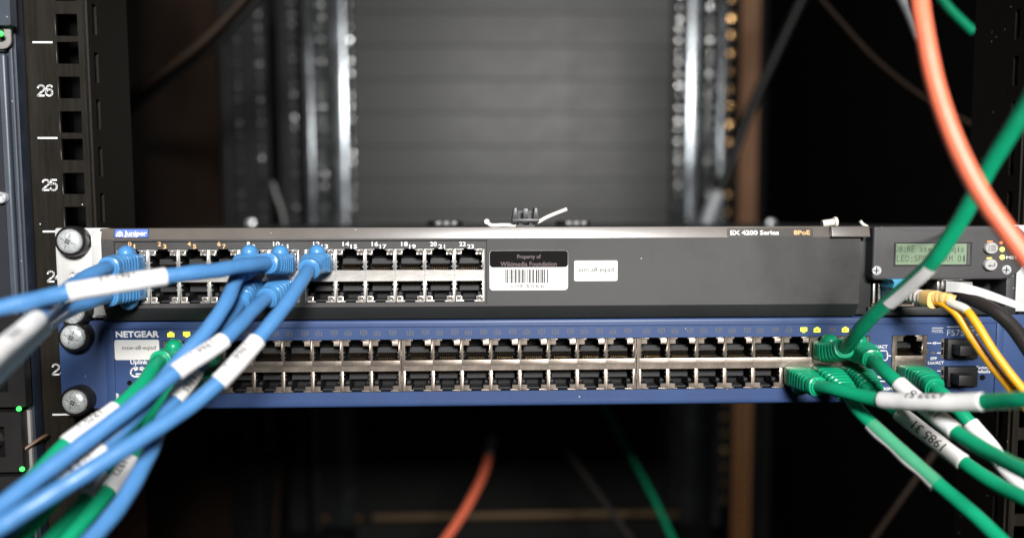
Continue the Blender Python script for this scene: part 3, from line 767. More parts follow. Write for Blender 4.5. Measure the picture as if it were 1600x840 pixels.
prt('characters', lcd, 'lcdink', it, YM-.15, bold=-.008)
for px, py, ic in ((1546, 387.3, 0), (1545, 413.2, 1)):
    c = P(px, py, YM)
    b = obj('button', MB().lathe([(3.5, -.2), (3.5, 0)], c, seg=32, ry=.9).ext(MB().lathe([(3.15, 0), (3.15, 1.5), (2.9, 2.0), (.2, 2.1)], c, seg=32, ry=.88)), 'btn', mod, smooth=True)
    mb = MB(); yy = YM-2.15
    if ic == 0:
        for k in (-1, 0, 1): mb.box(c.x-.6, c.x+1.8, yy-.05, yy+.02, c.z+k*1.0-.16, c.z+k*1.0+.16); mb.box(c.x-1.7, c.x-1.2, yy-.05, yy+.02, c.z+k*1.0-.22, c.z+k*1.0+.22)
    else:
        mb.prism([(c.x-1.7, c.z-.4), (c.x-.6, c.z+.15), (c.x-.6, c.z-.95)], yy-.05, yy+.02); mb.box(c.x-.6, c.x+1.6, yy-.05, yy+.02, c.z-.55, c.z-.25); mb.box(c.x+1.3, c.x+1.6, yy-.05, yy+.02, c.z-.25, c.z+.9)
    obj('button_symbol', mb, 'ink', b)
    obj('light_bar', MB().box(c.x-1.2, c.x+1.2, YM-.25, YM+.1, c.z+2.95, c.z+3.35), 'led_r' if ic == 0 else 'led_y', mod)
ledy = make_mesh(MB().lathe([(1.15, 0), (1.1, .35), (.7, .7), (.2, .8)], (0, 0, 0), seg=16), M['led_y'], smooth=True)
ledr = make_mesh(MB().lathe([(.75, 0), (.7, .3), (.5, .5), (.2, .55)], (0, 0, 0), seg=16), M['led_r'], smooth=True)
objm('status_light', ledr, mod, P(1564.3, 379, YM-.02)); objm('status_light', ledy, mod, P(1565.8, 389.3, YM-.02)); objm('status_light', ledy, mod, P(1565.8, 401.7, YM-.02))
prt('lettering', mod, 'print', [('MST', 1572, 1590, 404.3, 4.6)], YM, bold=.02)
for px, py in ((1369.5, 422.5), (1572.5, 421.5)):
    mb = MB().lathe([(2.3, 0), (2.3, .25), (2.0, .6), (.3, .75)], P(px, py, YM), seg=24); s = obj('screw', mb, 'zinc', mod, smooth=True)
    c = P(px, py, YM-.8); obj('screw_slot', MB().box(c.x-1.4, c.x+1.4, c.y-.05, c.y+.05, c.z-.22, c.z+.22).box(c.x-.22, c.x+.22, c.y-.07, c.y-.06, c.z-1.4, c.z+1.4), 'jdark', s)
# uplink cages inside the bay
for a, b, c, d in ((1361, 1427, 441, 477), (1464, 1514, 437, 477)):
    x0, x1, za, zc = PX(a, 460, 0), PX(b, 460, 0), PZ(d, 1450, 0), PZ(c, 1450, 0)
    obj('uplink_cage', holed(x0, x1, za, zc, [(x0+.6, x1-.6, za+.6, zc-.6)], -1.0, 9), 'tin', jw, bevel=.1, bseg=1)
for a, b in ((1362.5, 1366), (1371, 1375)):
    obj('cage_spring', MB().box(PX(a, 460, -2), PX(b, 460, -2), -3, -1.2, PZ(473, 1365, -2), PZ(442, 1365, -2)), 'nickel', jw, bevel=.3)
obj('link_light', MB().box(PX(1360.5, 478, -2), PX(1369, 478, -2), -5.7, -5.4, PZ(478.5, 1365, -5.6), PZ(475.5, 1365, -5.6)), 'icon_on', jw)

# ---- things lying on top of the grey switch
zT = zt+.05
t = thing('tie_mount', (PX(820, 350, 6), 6, zT), 'dark plastic cable tie mount standing on the grey switch', 'cable mount')
x0, x1 = PX(799.5, 345, 6), PX(841.5, 345, 6); zz = PZ(325, 820, 6); hgt = zz-zT; wd = x1-x0
obj('foot', MB().box(x0+2, x1-2, 1, 11, zT, zT+hgt*.10).box(x0+3, x0+5, 2, 10, zT+hgt*.1, zT+hgt*.26).box(x1-5, x1-3, 2, 10, zT+hgt*.1, zT+hgt*.26), 'mount', t, bevel=.15, bseg=1)
obj('base_plate', MB().box(x0, x1, 0, 12, zT+hgt*.26, zT+hgt*.42), 'mount', t, bevel=.3)
for s in (0, 1):
    mb = MB()
    if s == 0: mb.prism([(x0, zT+hgt*.42), (x0+3, zT+hgt*.42), (x0+2.4, zz), (x0+.9, zz)], 1, 11)
    else: mb.prism([(x1-3, zT+hgt*.42), (x1, zT+hgt*.42), (x1-.9, zz), (x1-2.4, zz)], 1, 11)
    obj('clip_arm', mb, 'mount', t, bevel=.3)
xm = (x0+x1)/2
obj('centre_post', MB().box(xm-1.3, xm+1.3, 0.5, 4, zT+hgt*.42, zz-.3), 'mount', t, bevel=.3)
obj('back_wall', MB().box(x0+3.2, x1-3.2, 9, 10.5, zT+hgt*.42, zz-1.2), 'mount', t)
t = thing('cable_tie', P(820, 352, 4), 'white nylon cable tie threaded under the dark mount', 'cable tie')
mb, pa = tube([P(760, 345, 3), P(765, 351, 3), P(785, 351.5, 4), P(820, 351.5, 6), P(838, 348, 6), P(855, 339, 5), P(886, 326.5, 3)], .95, 1); obj('strap', mb, 'tie', t, smooth=True)
mb = MB().lathe([(.3, -1.8), (1.2, -1.3), (1.6, 0), (1.2, 1.3), (.3, 1.8)], P(760.5, 346.5, 3), seg=16); obj('head', mb, 'tie', t, smooth=True)
for (a, b, nm) in ((668, 723, 'left'), (868, 922, 'right')):
    cx = PX((a+b)/2, 350, 150); rr = (PX(b, 350, 150)-PX(a, 350, 150))/2; h = PZ(344.5, (a+b)/2, 150)-zT
    t = thing('rubber_foot', (cx, 150, zT), 'round dark foot on the grey switch, %s of the tie mount' % nm, 'foot', 'dark round feet on the grey switch')
    obj('rim', MB().lathe([(rr, 0), (rr, h*.85), (rr*.93, h), (rr*.8, h), (rr*.7, h*.7)], (cx, 150, zT), 'z', 36), 'blackplastic', t, smooth=True)
    for k in range(3):
        a_ = math.radians(-110+26*k); obj('glossy_facet', MB().box(cx+rr*math.cos(a_)-1.6, cx+rr*math.cos(a_)+1.6, 150+rr*math.sin(a_)-1.0, 150+rr*math.sin(a_)-.4, zT+.3, zT+h*.8), 'facet', t, bevel=.25)
mb, pa = tube([P(1284.5, 349.5, 2), P(1303, 346.8, 2)], 1.75, 1); t = obj('plug_cap', mb, 'tie', None, smooth=True)
tag(t, 'white plastic cap lying on the right end of the grey switch', 'cap')
mb, pa = tube([P(1302.5, 346.9, 2), P(1307, 346.3, 2)], 2.5, 1); obj('flange', mb, 'tie', t, smooth=True)
mb, pa = tube([P(1344, 345, 1), P(1348, 350, 1), P(1355, 354, 1)], .8, .5); tag(obj('torn_tie_end', mb, 'tie', None, smooth=True), 'scrap of white nylon lying beside the display module', 'scrap')

# ================================================================== BLUE SWITCH (lower)
YN = -2.2; YI = -1.4; YNJ = -1.75
nw = thing('network_switch', (0, 0, PZ(634)), 'blue network switch with two long rows of ports, lower of the two', 'network switch')
nx0, nx1 = PX(164.5, 560, YN), PX(1567, 560, YN)
nt, nb = PZ(498.2, 760, YN), PZ(634.6, 760, YN)
obj('chassis', MB().box(-219, 219, 18, 260, nb+.3, nt-.2), 'nblue', nw, bevel=.6)
obj('front_shell', MB().box(-219, 219, 1, 17.9, nt-1.3, nt-.25).box(-219, 219, 1, 17.9, nb+.35, nb+1.4).box(-219, -218, 1, 17.9, nb+1.5, nt-1.5).box(218, 219, 1, 17.9, nb+1.5, nt-1.5), 'nblue', nw)
ix0, ix1, iz0, iz1 = PX(178, 560, YN), PX(1556, 560, YN), PZ(626.5, 760, YN), PZ(509.5, 760, YN)
# rounded outer frame: top and bottom rolled edges, side posts
def roll(z_out, z_in, sgn):
    r = 1.6; pts = []
    for k in range(7):
        a = math.pi/2*k/6; pts.append((YN+r-r*math.sin(a), z_out-sgn*(r-r*math.cos(a))))
    return pts+[(YN, z_in), (.8, z_in), (.8, z_out)]
obj('top_edge', MB().prismx(roll(nt, iz1, 1), nx0, nx1), 'nblue', nw, smooth=True)
obj('bottom_edge', MB().prismx(roll(nb, iz0, -1), nx0, nx1), 'nblue', nw, smooth=True)
obj('end_post', MB().box(nx0, ix0, YN, .8, iz0+.01, iz1-.01), 'nblue', nw, bevel=.3)
obj('end_post', MB().box(ix1, nx1, YN, .8, iz0+.01, iz1-.01), 'nblue', nw, bevel=.3)
nzm = PZ(569.6, 806, YNJ)
gx = [PX(v, 570, YNJ) for v in (254.8, 627.7, 994.4, 1357.7)]
bx0, bx1, bzm = PX(1393.6, 563, YNJ), PX(1447.5, 563, YNJ), PZ(563.4, 1420, YNJ)
sf = [(PX(1470.5, 545, YI), PX(1524, 545, YI), PZ(560.3, 1500, YI), PZ(528, 1500, YI)), (PX(1470.5, 588, YI), PX(1523.5, 588, YI), PZ(603.5, 1500, YI), PZ(571, 1500, YI))]
obj('front_panel', holed(ix0-.4, ix1+.4, iz0-.4, iz1+.4, [(gx[0]-.2, gx[3]+.2, nzm-12.75, nzm+12.75), (bx0-.2, bx1+.2, bzm-12.7, bzm+12.7)]+sf, YI, YI+1.6), 'nblue', nw)
JX = []
for gi in range(3):
    a, b = gx[gi], gx[gi+1]; c = (a+b)/2
    for s0_, s1_ in ((a+.12, c-4*W-.02), (c+4*W+.02, b-.12)):
        if s1_-s0_ > .1: obj('cage_side', MB().box(s0_, s1_, YNJ, YNJ+1, nzm-12.5, nzm+12.5), 'tin', nw, bevel=.08, bseg=1)
    for z_ in (4.5, -7.8):        # clips joining the cages
        obj('cage_clip', MB().box(b-.75, b+.75, YNJ-.25, YNJ+.6, nzm+z_, nzm+z_+3.2), 'tin', nw, bevel=.1, bseg=1)
    for i in range(8):
        x = c+(i-3.5)*W; JX.append(x)
        for sgn in (1, -1): add_jack(NS, sgn, nw, (x, YNJ, nzm))
def nport(i, sgn): return Vector((JX[i], YNJ, nzm+sgn*6.2))
bc_ = (bx0+bx1)/2
for s0_, s1_ in ((bx0, bc_-W/2-.02), (bc_+W/2+.02, bx1)): obj('cage_side', MB().box(s0_, s1_, YNJ, YNJ+1, bzm-12.5, bzm+12.5), 'tin', nw, bevel=.08, bseg=1)
for z_ in (3.4,):
    obj('cage_clip', MB().box(bx0-.5, bx0+1.2, YNJ-.35, YNJ+.4, bzm+z_, bzm+z_+2.6), 'tin', nw, bevel=.15, bseg=1)
    obj('cage_clip', MB().box(bx1-.9, bx1+.5, YNJ-.35, YNJ+.4, bzm+z_, bzm+z_+2.6), 'tin', nw, bevel=.15, bseg=1)
for sgn in (1, -1): add_jack(NS, sgn, nw, (bc_, YNJ, bzm))
# port indicator icons, one for each port
zi = PZ(518.6, 760, YI)
up_i = [(-1.65, -1.25), (1.65, -1.25), (1.65, .75), (.75, .75), (.75, 1.35), (-.75, 1.35), (-.75, .75), (-1.65, .75)]
dn_i = [(x, -z) for x, z in reversed(up_i)]
def icon_mesh(poly, mt, hollow):
    mb = MB().prism(poly, -.08, 0)
    return make_mesh(mb, M[mt])
ic = {(u, l): icon_mesh(up_i if u else dn_i, 'icon_on' if l else 'icon_off', not l) for u in (0, 1) for l in (0, 1)}
# unlit icons are printed as outlines: four thin bars with a small figure inside
def icon_off(u):
    mb = MB(); s = 1 if u else -1
    for a in ((-1.6, -1.25, -1.2, .7), (1.25, 1.6, -1.2, .7), (-1.25, 1.25, -1.2, -.9), (-1.25, -.7, .4, .7), (.7, 1.25, .4, .7), (-.7, .7, .95, 1.25), (-.5, -.2, -.5, .35), (.15, .5, -.5, .35), (-.2, .15, -.1, .1)):
        mb.box(a[0], a[1], -.07, 0, min(s*a[2], s*a[3]), max(s*a[2], s*a[3]))
    return make_mesh(mb, M['icon_off'])
io = {1: icon_off(1), 0: icon_off(0)}
lit = {1, 2, 4, 44, 45, 47}
for i, x in enumerate(JX):
    for u in (1, 0):
        n = 2*i+(1 if u else 2); dx = -3.7 if u else 3.7
        o = objm('port_light', ic[(u, 1)] if n in lit else io[u], nw, (x+dx, YI-.02, zi))
        if n in (44, 45, 47, 1):
            vs, fs, a, b = glyphs(str(n), .02); mb = MB(); k = 1.5/CAPH*.85
            mb.tri2([Vector((x+dx+(v[0]-(a+b)/2)*k, YI-.14, zi-.85+v[1]*k)) for v in vs], fs); obj('figure', mb, 'inkgrey', o, recalc=False)
# lettering
prt('brand_lettering', nw, 'print', [('NETGEAR', 181, 249, 526.3, 9.0)], YI, bold=.035)
st = slab('name_sticker', 180, 248.5, 530.3, 562, YI-.02, .14, .9, 'stick', nw); st['label'] = 'white name sticker under the brand lettering'
prt('lettering', st, 'ink', [('msw-a8-eqiad', 191, 243.5, 545.8, 6.3)], YI-.16, bold=.004)
prt('lettering', nw, 'print', [('Uplink', 204, 231, 568.3, 6.6)], YI, bold=.02)
mb = MB()                                                   # crossed-arrows symbol
for (a, b, c, d) in ((211, 214.5, 573, 576.5), (222, 225.5, 573, 576.5)): pass
def stroke(mb, pts, w_, Y=YI):
    pts = [P(x, y, Y) for x, y in pts]
    for p, q in zip(pts, pts[1:]):
        d = (q-p).normalized(); n = Vector((-d.z, 0, d.x))*w_/2; o_ = Vector((0, -.09, 0))
        p2 = p-d*w_*.3; q2 = q+d*w_*.3
        mb.quad(p2+n+o_, q2+n+o_, q2-n+o_, p2-n+o_)
stroke(mb, [(212, 574), (207, 575.5), (204.3, 580), (205, 585), (210, 588)], .75)
stroke(mb, [(222, 574), (227, 575.5), (230.2, 580), (229.5, 585), (225, 588)], .75)
stroke(mb, [(211, 573), (223, 577.5)], .8); stroke(mb, [(211, 577.5), (223, 573)], .8); stroke(mb, [(212, 587.8), (224, 587.8)], .8); stroke(mb, [(213, 584), (223, 584)], .8)
obj('uplink_symbol', mb, 'print', nw, recalc=False)
mb = MB().lathe([(1.25, 0), (1.2, .05)], P(202.5, 597.8, YI-.02), seg=20); obj('pin_hole', mb, 'backblack', nw)
mb = MB().prism([(P(x, y, YI).x, P(x, y, YI).z) for x, y in ((174, 622), (180, 613), (186, 615), (186, 624), (179, 628))], YI-.12, YI-.02); obj('silver_tag', mb, 'zinc', nw)
prt('lettering', nw, 'print', [('Link/ACT', 1360, 1386.5, 543.8, 5.2), ('Speed', 1361, 1382, 590.3, 5.4), ('100M', 1375, 1394.5, 609.3, 5.0)], YI, bold=.02)
mb = MB(); stroke(mb, [(1374, 547.5), (1384, 547.5), (1386.5, 550), (1386.5, 560), (1384, 562.5), (1374, 562.5)], .5); stroke(mb, [(1386.5, 555.4), (1392, 555.4)], .5)
stroke(mb, [(1374, 595), (1383, 595), (1385.8, 592.5), (1385.8, 581), (1383, 578.5)], .5); obj('bracket_lines', mb, 'print', nw, recalc=False)
prt('lettering', nw, 'print_dim', [('MODEL', 1456, 1474, 519.3, 5.0)], YI, bold=.01)
prt('model_lettering', nw, 'print_dim', [('FS750T2', 1479.5, 1531, 523.8, 9.6)], YI, bold=-.004)
mb = MB(); flat(mb, 1456, 1474, 511.4, 512.8, YI, .08); flat(mb, 1479.5, 1526, 509.4, 511.2, YI, .08); obj('model_rule', mb, 'print_dim', nw)
prt('lettering', nw, 'print', [('49', 1456.3, 1462.7, 537.8, 4.2), ('SFP', 1453.6, 1463.6, 561.8, 4.6), ('Link/ACT', 1449.8, 1474.3, 568.4, 4.6), ('Factory', 1525.8, 1545.8, 575.8, 4.8), ('Defaults', 1524.4, 1547, 582.0, 4.8)], YI, bold=.015)
mb = MB()
for a, b, y in ((1448.3, 1455.4, 535.7), (1463.3, 1469.8, 535.7), (1464, 1469.8, 551), (1464, 1469.8, 579)): flat(mb, a, b, y-.6, y+.6, YI, .08)
obj('leader_lines', mb, 'print', nw)
mb = MB(); flat(mb, 1454, 1461, 549.5, 552.5, YI, .1); flat(mb, 1454, 1461, 577.5, 580.5, YI, .1); obj('unlit_light', mb, 'ledoff', nw)
mb = MB().lathe([(1.45, 0), (1.4, .05)], P(1535, 589.3, YI-.02), seg=24); obj('reset_hole', mb, 'backblack', nw)
# slots with dust caps
for (a, b, c, d), ty in zip(sf, ((540, 555.3), (585.5, 601.8))):
    o = obj('dust_cap', MB().box(a+1.9, b-.15, YI-2.6, YI+8, c+.25, d-.25), 'caps', nw, bevel=.35)
    tx0, tx1 = PX(1498.5, 550, YI-9), PX(1524.5, 550, YI-9)
    obj('pull_tab', MB().box(tx0, tx1, YI-10, YI-2.7, PZ(ty[1], 1510, YI-9), PZ(ty[0], 1510, YI-9)), 'caps', o, bevel=.4)
    sl = MB().box(a, a+1.6, YI+.4, YI+8, c+.1, d-.1); cg = obj('slot_cage', sl, 'tin', nw)
    obj('cage_notch', MB().box(a+.3, a+1.3, YI+.25, YI+.38, c+2, c+4.6).box(a+.3, a+1.3, YI+.25, YI+.38, d-4.6, d-2), 'backblack', cg)
# ears
e0, e1 = PZ(637.5, 130, Ye), PZ(500.5, 130, Ye)
e = obj('mounting_ear', MB().prism(rrect(PX(95, 560, Ye), nx0-.15, e0, e1, 1.2), Ye-1.0, Ye+1.9), 'nblue', nw, bevel=.3)
for px, py in ((125, 523.5), (127.5, 622.8)): thumb_screw(e, P(px, py, Ye-1.0))
e = obj('mounting_ear', MB().prism(rrect(nx1+.15, 243.5, e0, e1, 1.2), Ye-1.0, Ye+1.9), 'nblue', nw, bevel=.3)
for py in (523.5, 618): thumb_screw(e, Vector((236.5, Ye-1.0, PZ(py, 1610, Ye))))

# ================================================================== PATCH CABLES
def wrap_text(mb, path, s0, s1, r, txt, ang, size, flip=False):
    vs, fs, a, b = glyphs(txt, .012)
    bm = bmesh.new(); bv = [bm.verts.new(v) for v in vs]
    for f in fs:
        try: bm.faces.new([bv[i] for i in f])
        except ValueError: pass
    bmesh.ops.triangulate(bm, faces=bm.faces); bmesh.ops.subdivide_edges(bm, edges=bm.edges, cuts=3, use_grid_fill=True)
    bm.verts.index_update(); vs = [tuple(v.co) for v in bm.verts]; fs = [tuple(v.index for v in f.verts) for f in bm.faces]; bm.free()
    L_ = s1-s0; wd = (b-a)*size; c = (s0+s1)/2
    out = []
    for v in vs:
        u = ((v[0]-(a+b)/2)*size)*(-1 if flip else 1); h = (v[1]-.35)*size*(-1 if flip else 1)
        p, t, up, rt = path.at(c+u); th = ang-h/r
        out.append(p+(up*math.cos(th)+rt*math.sin(th))*(r+.06))
    mb.tri2(out, fs)
def view_angle(path, s):        # angle of the side turned to the viewer
    p, t, u, r = path.at(s); d = (CAM-p).normalized(); return math.atan2(d.dot(r), d.dot(u))
def patch(label, port, sgn, pts, cm, bm_, sleeves, group, r=3.1, straight=15.0, plugmat='plugclear', hood=True, bl=25.0, lump=.012):
    base = Vector((port.x, port.y, port.z))
    t = thing('patch_cable', base, label, 'cable', group)
    p0 = base+Vector((0, 7, 0))
    line = [p0, base+Vector((0, -2, 0)), base+Vector((0, -straight, 0))]+[P(*q) for q in pts]
    pa = Path(line, Vector((0, 0, sgn)), 1.0)
    mb = MB(); ph = random.random()*9
    sweep(mb, pa, 7+bl-6, pa.len, lambda d: (r*(1+lump*math.sin(d*.45+ph)), r*(1+lump*math.cos(d*.52+ph)), 2), step=1.6, seg=18)
    obj('jacket', mb, cm, t, smooth=True)
    mb = MB(); sweep(mb, pa, 0, 9, lambda d: (5.8, 4.0, 7), step=3, seg=24); obj('plug', mb, plugmat, t, smooth=True)
    # strain relief boot with ribs
    s0 = 7.6; L_ = bl
    stops = [s0, s0+.4]; d = .4
    while d < L_: d += .3; stops.append(s0+min(d, L_))
    def bf(d):
        k = (d-s0)/L_; kk = max(0, min(1, (k-.25)/.75))
        a = 6.25*(1-kk)+4.5*kk; b = 4.7*(1-kk)+4.5*kk; e = 6*(1-kk)+2.1*kk
        if .30 < k < .90:
            q = ((d-s0) % 2.5)/2.5
            g_ = .62*max(0, math.sin(math.pi*min(1, max(0, (q-.05)/.42))))
            a -= g_; b -= g_*.9
        if k < .03: a -= .4; b -= .4
        if k > .97: a -= .7; b -= .7
        return a, b, e
    mb = MB(); sweep(mb, pa, s0, s0+L_, bf, seg=28, stops=stops); bo = obj('boot', mb, bm_, t, smooth=True)
    if hood:                       # latch hood: a domed bubble on the latch side
        mb = MB(); p, tt, u, rt = pa.at(s0+5.2)
        n0 = len(mb.v); ns, nr = 16, 10
        for i in range(nr+1):
            ph_ = math.pi*i/nr
            for k in range(ns):
                th = 2*math.pi*k/ns
                x = math.sin(ph_)*math.cos(th); z = math.sin(ph_)*math.sin(th); y = math.cos(ph_)
                # flattened on the viewer side
                yy = y*5.6 if y < 0 else y*4.2
                mb.v.append(p+rt*(3.9*x)+u*(5.0+3.7*z)+tt*(yy))
        for i in range(nr):
            for k in range(ns): j = (k+1) % ns; mb.f.append((n0+i*ns+k, n0+i*ns+j, n0+(i+1)*ns+j, n0+(i+1)*ns+k))
        obj('latch_hood', mb, bm_, bo, smooth=True)
    for sl in sleeves:
        a = pa.nearest(*sl[0]); b = pa.nearest(*sl[1]); a, b = min(a, b), max(a, b); kind = sl[2]
        if kind == 'arc':             # label tape covering only part of the round
            mb = MB(); N_ = 24
            for i in range(N_+1):
                d = a+(b-a)*i/N_; p, tt, u, rt = pa.at(d); va = view_angle(pa, d)
                for k in range(11):
                    th = va+sl[3]-1.1+k*.22; mb.v.append(p+(u*math.cos(th)+rt*math.sin(th))*(r+.3))
            for i in range(N_):
                for k in range(10): mb.f.append((11*i+k, 11*i+k+1, 11*i+12+k, 11*i+11+k))
            obj('label_tape', mb, 'sleeve', t, smooth=True); continue
        if kind == 'clear':
            mb = MB(); sweep(mb, pa, a, b, lambda d: (r+.35, r+.35, 2), step=2, seg=24, cap=False); f = obj('clear_film', mb, 'clear', t, smooth=True)
            # white tail of the label standing off the lower side
            va = view_angle(pa, (a+b)/2)
            mb = MB(); n0 = len(mb.v); N_ = 20
            for i in range(N_+1):
                p, tt, u, rt = pa.at(a+(b-a)*i/N_); va = view_angle(pa, a+(b-a)*i/N_)
                for k in range(9):
                    th = va+sl[3]-.55+k*.22; mb.v.append(p+(u*math.cos(th)+rt*math.sin(th))*(r+.55+.25*math.sin(i*.7)))
            for i in range(N_):
                for k in range(8): mb.f.append((n0+9*i+k, n0+9*i+k+1, n0+9*i+10+k, n0+9*i+9+k))
            obj('label_tail', mb, 'sleeve', t)
            continue
        rs = r+(sl[4] if len(sl) > 4 else .5)
        stops = [a, a+.25, a+.6]+[a+.6+(b-a-1.2)*i/max(4, int((b-a)/1.5)) for i in range(1, max(4, int((b-a)/1.5)))]+[b-.6, b-.25, b]
        def sf_(d, a=a, b=b, rs=rs):
            e = min(d-a, b-d); k = rs-(.35 if e < .1 else .1 if e < .4 else 0); k += .05*math.sin(d*.5)
            return k, k, 2
        mb = MB(); sweep(mb, pa, a, b, sf_, seg=24, stops=stops); so = obj('label_sleeve', mb, 'sleeve', t, smooth=True)
        if kind:
            va = view_angle(pa, (a+b)/2); mb = MB(); wrap_text(mb, pa, a, b, rs+.06, kind, va+(sl[3] if len(sl) > 3 and sl[3] is not None else 0), sl[5] if len(sl) > 5 else 5.5, sl[6] if len(sl) > 6 else False)
            obj('lettering', mb, 'ink', so, recalc=False)
    return t, pa
GB = 'blue patch cables on the left'; GG = 'green patch cables on the right'; GL = 'green patch cables on the left'
def smudge(a, b): return (a, b, None, None, .55)
def blue(label, port, sgn, pts, sleeves, **kw): return patch(label, port, sgn, pts, 'cblue', 'bblue', sleeves, GB, lump=.028, **kw)
def green(label, port, sgn, pts, sleeves, grp=GG, **kw): return patch(label, port, sgn, pts, 'cgreen', 'bgreen', sleeves, grp, plugmat='plugcleargreen', **kw)
def lab(a, b, txt='1967 13', da=0., ex=.55, size=4.0, flip=False): return (a, b, txt, da, ex, size, flip)

blue('blue patch cable running left across the ports from below the number 10', jport(0, 5, 1), 1,
     [(414, 411, -33), (372, 416, -48), (340, 422, -56), (300, 426, -64), (200, 441, -76), (105, 457, -86), (30, 474, -96), (-40, 490, -104), (-110, 508, -112)], [lab((262, 430), (104, 457), '1967 13', .75)], straight=13)
blue('blue patch cable leaving the upper leftmost port below the number 0', jport(0, 0, 1), 1,
     [(160, 421, -36), (125, 438, -48), (92, 465, -64), (60, 497, -90), (0, 548, -118), (-50, 592, -138)], [lab((58, 497), (-30, 580), '1962', .4)])
blue('blue patch cable leaving the lower leftmost port of the grey switch', jport(0, 0, -1), -1,
     [(150, 468, -40), (106, 485, -56), (64, 514, -80), (0, 576, -108), (-50, 626, -128)], [lab((66, 513), (-30, 605), '1963', .4)])
blue('blue patch cable dropping from the lower port under the number 9', jport(0, 4, -1), -1,
     [(374, 474, -30), (352, 502, -42), (324, 548, -50), (300, 588, -56), (262, 640, -68), (235, 705, -85), (190, 785, -105), (140, 845, -120), (100, 890, -130)], [lab((307, 578), (272, 626), '1965', -.3)])
blue('blue patch cable dropping steeply from the upper port under the number 8', jport(0, 4, 1), 1,
     [(370, 434, -36), (352, 475, -50), (322, 518, -60), (283, 560, -69), (240, 612, -78), (200, 660, -86), (150, 706, -94), (80, 770, -106), (0, 836, -118), (-50, 875, -126)], [lab((160, 697), (95, 757), '1964 8', .4)], straight=10)
blue('blue patch cable from the lower port under the number 11 with white sleeve', jport(0, 5, -1), -1,
     [(404, 476, -38), (372, 510, -55), (350, 531, -63), (278, 579, -78), (200, 640, -92), (133, 690, -103), (60, 745, -115), (0, 790, -125), (-50, 825, -133)], [lab((350, 531), (276, 581), '1966 11', .5)])
blue('blue patch cable from the port under the number 12, rightmost of the blue cables', jport(1, 0, 1), 1,
     [(478, 428, -36), (448, 474, -54), (410, 522, -66), (345, 594, -80), (300, 632, -88), (240, 672, -98), (160, 722, -110), (80, 772, -120), (0, 822, -130), (-50, 853, -138)], [lab((404, 530), (342, 597), '1968 12', .5)])

green('green patch cable from the first upper port of the blue switch beside the name sticker', nport(0, 1), 1,
      [(246, 566, -30), (222, 600, -46), (183, 637, -58), (108, 690, -74), (60, 738, -86), (0, 800, -100), (-30, 830, -106)], [lab((183, 637), (106, 692), '1970 1', .7)], GL)
green('green patch cable hidden behind the blue bundle, from the second upper port', nport(1, 1), 1,
      [(302, 566, -30), (285, 592, -36), (262, 625, -42), (235, 665, -50), (205, 718, -60), (170, 765, -72), (105, 843, -90), (70, 885, -100)], [lab((207, 714), (170, 764), '1972', .5)], GL)
green('green patch cable behind the blue bundle, from the second lower port', nport(1, -1), -1,
      [(302, 608, -28), (275, 640, -34), (235, 680, -42), (157, 745, -60), (130, 785, -70), (80, 840, -85), (50, 875, -95)], [lab((163, 740), (134, 778), '1973', .5)], GL)
green('green patch cable behind the blue bundle, from the first lower port', nport(0, -1), -1,
      [(258, 602, -22), (238, 628, -34), (205, 664, -48), (150, 715, -66), (100, 762, -80), (40, 830, -95), (0, 880, -105)], [lab((170, 697), (105, 757), '1971', .5)], GL)

green('green patch cable rising to the upper right corner past the display', nport(22, 1), 1,
      [(1322, 542, -24), (1338, 522, -38), (1364, 493, -50), (1420, 445, -66), (1455, 411, -76), (1500, 345, -88), (1545, 262, -101), (1600, 172, -116), (1650, 85, -130), (1690, 0, -140)],
      [((1391, 474), (1453, 415), 'arc', .75)], straight=7, bl=21)
green('green patch cable with a white sleeve slanting down from the last upper port', nport(23, 1), 1,
      [(1366, 563, -28), (1385, 582, -40), (1440, 630, -58), (1496, 676, -75), (1546, 706, -90), (1600, 735, -108), (1660, 765, -125)], [lab((1404, 598), (1494, 674), '1978 13', -.2, .5, 5.2, True)], straight=12)
green('green patch cable running level to the right with a long white sleeve', nport(21, -1), -1,
      [(1277, 603, -26), (1302, 607, -36), (1340, 617, -46), (1375, 624, -55), (1455, 628, -75), (1537, 627, -92), (1600, 624, -108), (1660, 622, -120)], [lab((1375, 624), (1537, 627), '6227 51', -.95, .5, 5.2, True)], straight=10)
green('green patch cable wrapped in a clear film label below the blue switch', nport(22, -1), -1,
      [(1322, 612, -24), (1338, 637, -36), (1362, 662, -44), (1412, 708, -56), (1465, 755, -68), (1520, 802, -82), (1570, 850, -95), (1610, 890, -105)], [((1362, 660), (1466, 757), 'clear', 1.15)], straight=10)
green('green patch cable with a sleeve reading 1985 31 below the blue switch', nport(23, -1), -1,
      [(1366, 612, -26), (1395, 637, -36), (1450, 680, -48), (1505, 722, -62), (1560, 758, -76), (1610, 782, -90), (1660, 805, -100)], [lab((1402, 643), (1505, 722), '1985 31', 0, .6, 5.6, True)], straight=10)
green('green patch cable from the lower separate port beside the black dust caps', Vector((bc_, YNJ, bzm-6.2)), -1,
      [(1462, 606, -27), (1490, 632, -37), (1512, 657, -43), (1545, 695, -50), (1575, 735, -58), (1610, 768, -66), (1660, 810, -75)], [lab((1514, 660), (1606, 766), '1990', .2, .5, 5.0, True)], straight=14)

# orange cable in the foreground
mb, pa = tube([P(*q) for q in ((1433, -70, -105), (1437, 0, -110), (1446, 60, -114), (1462, 135, -118), (1492, 222, -123), (1532, 302, -128), (1570, 358, -132), (1605, 405, -136), (1660, 470, -142))], 2.95, 1.5, 18, .006)
tag(obj('orange_cable', mb, 'corange', None, smooth=True), 'out of focus orange cable hanging in front of the display module', 'cable')
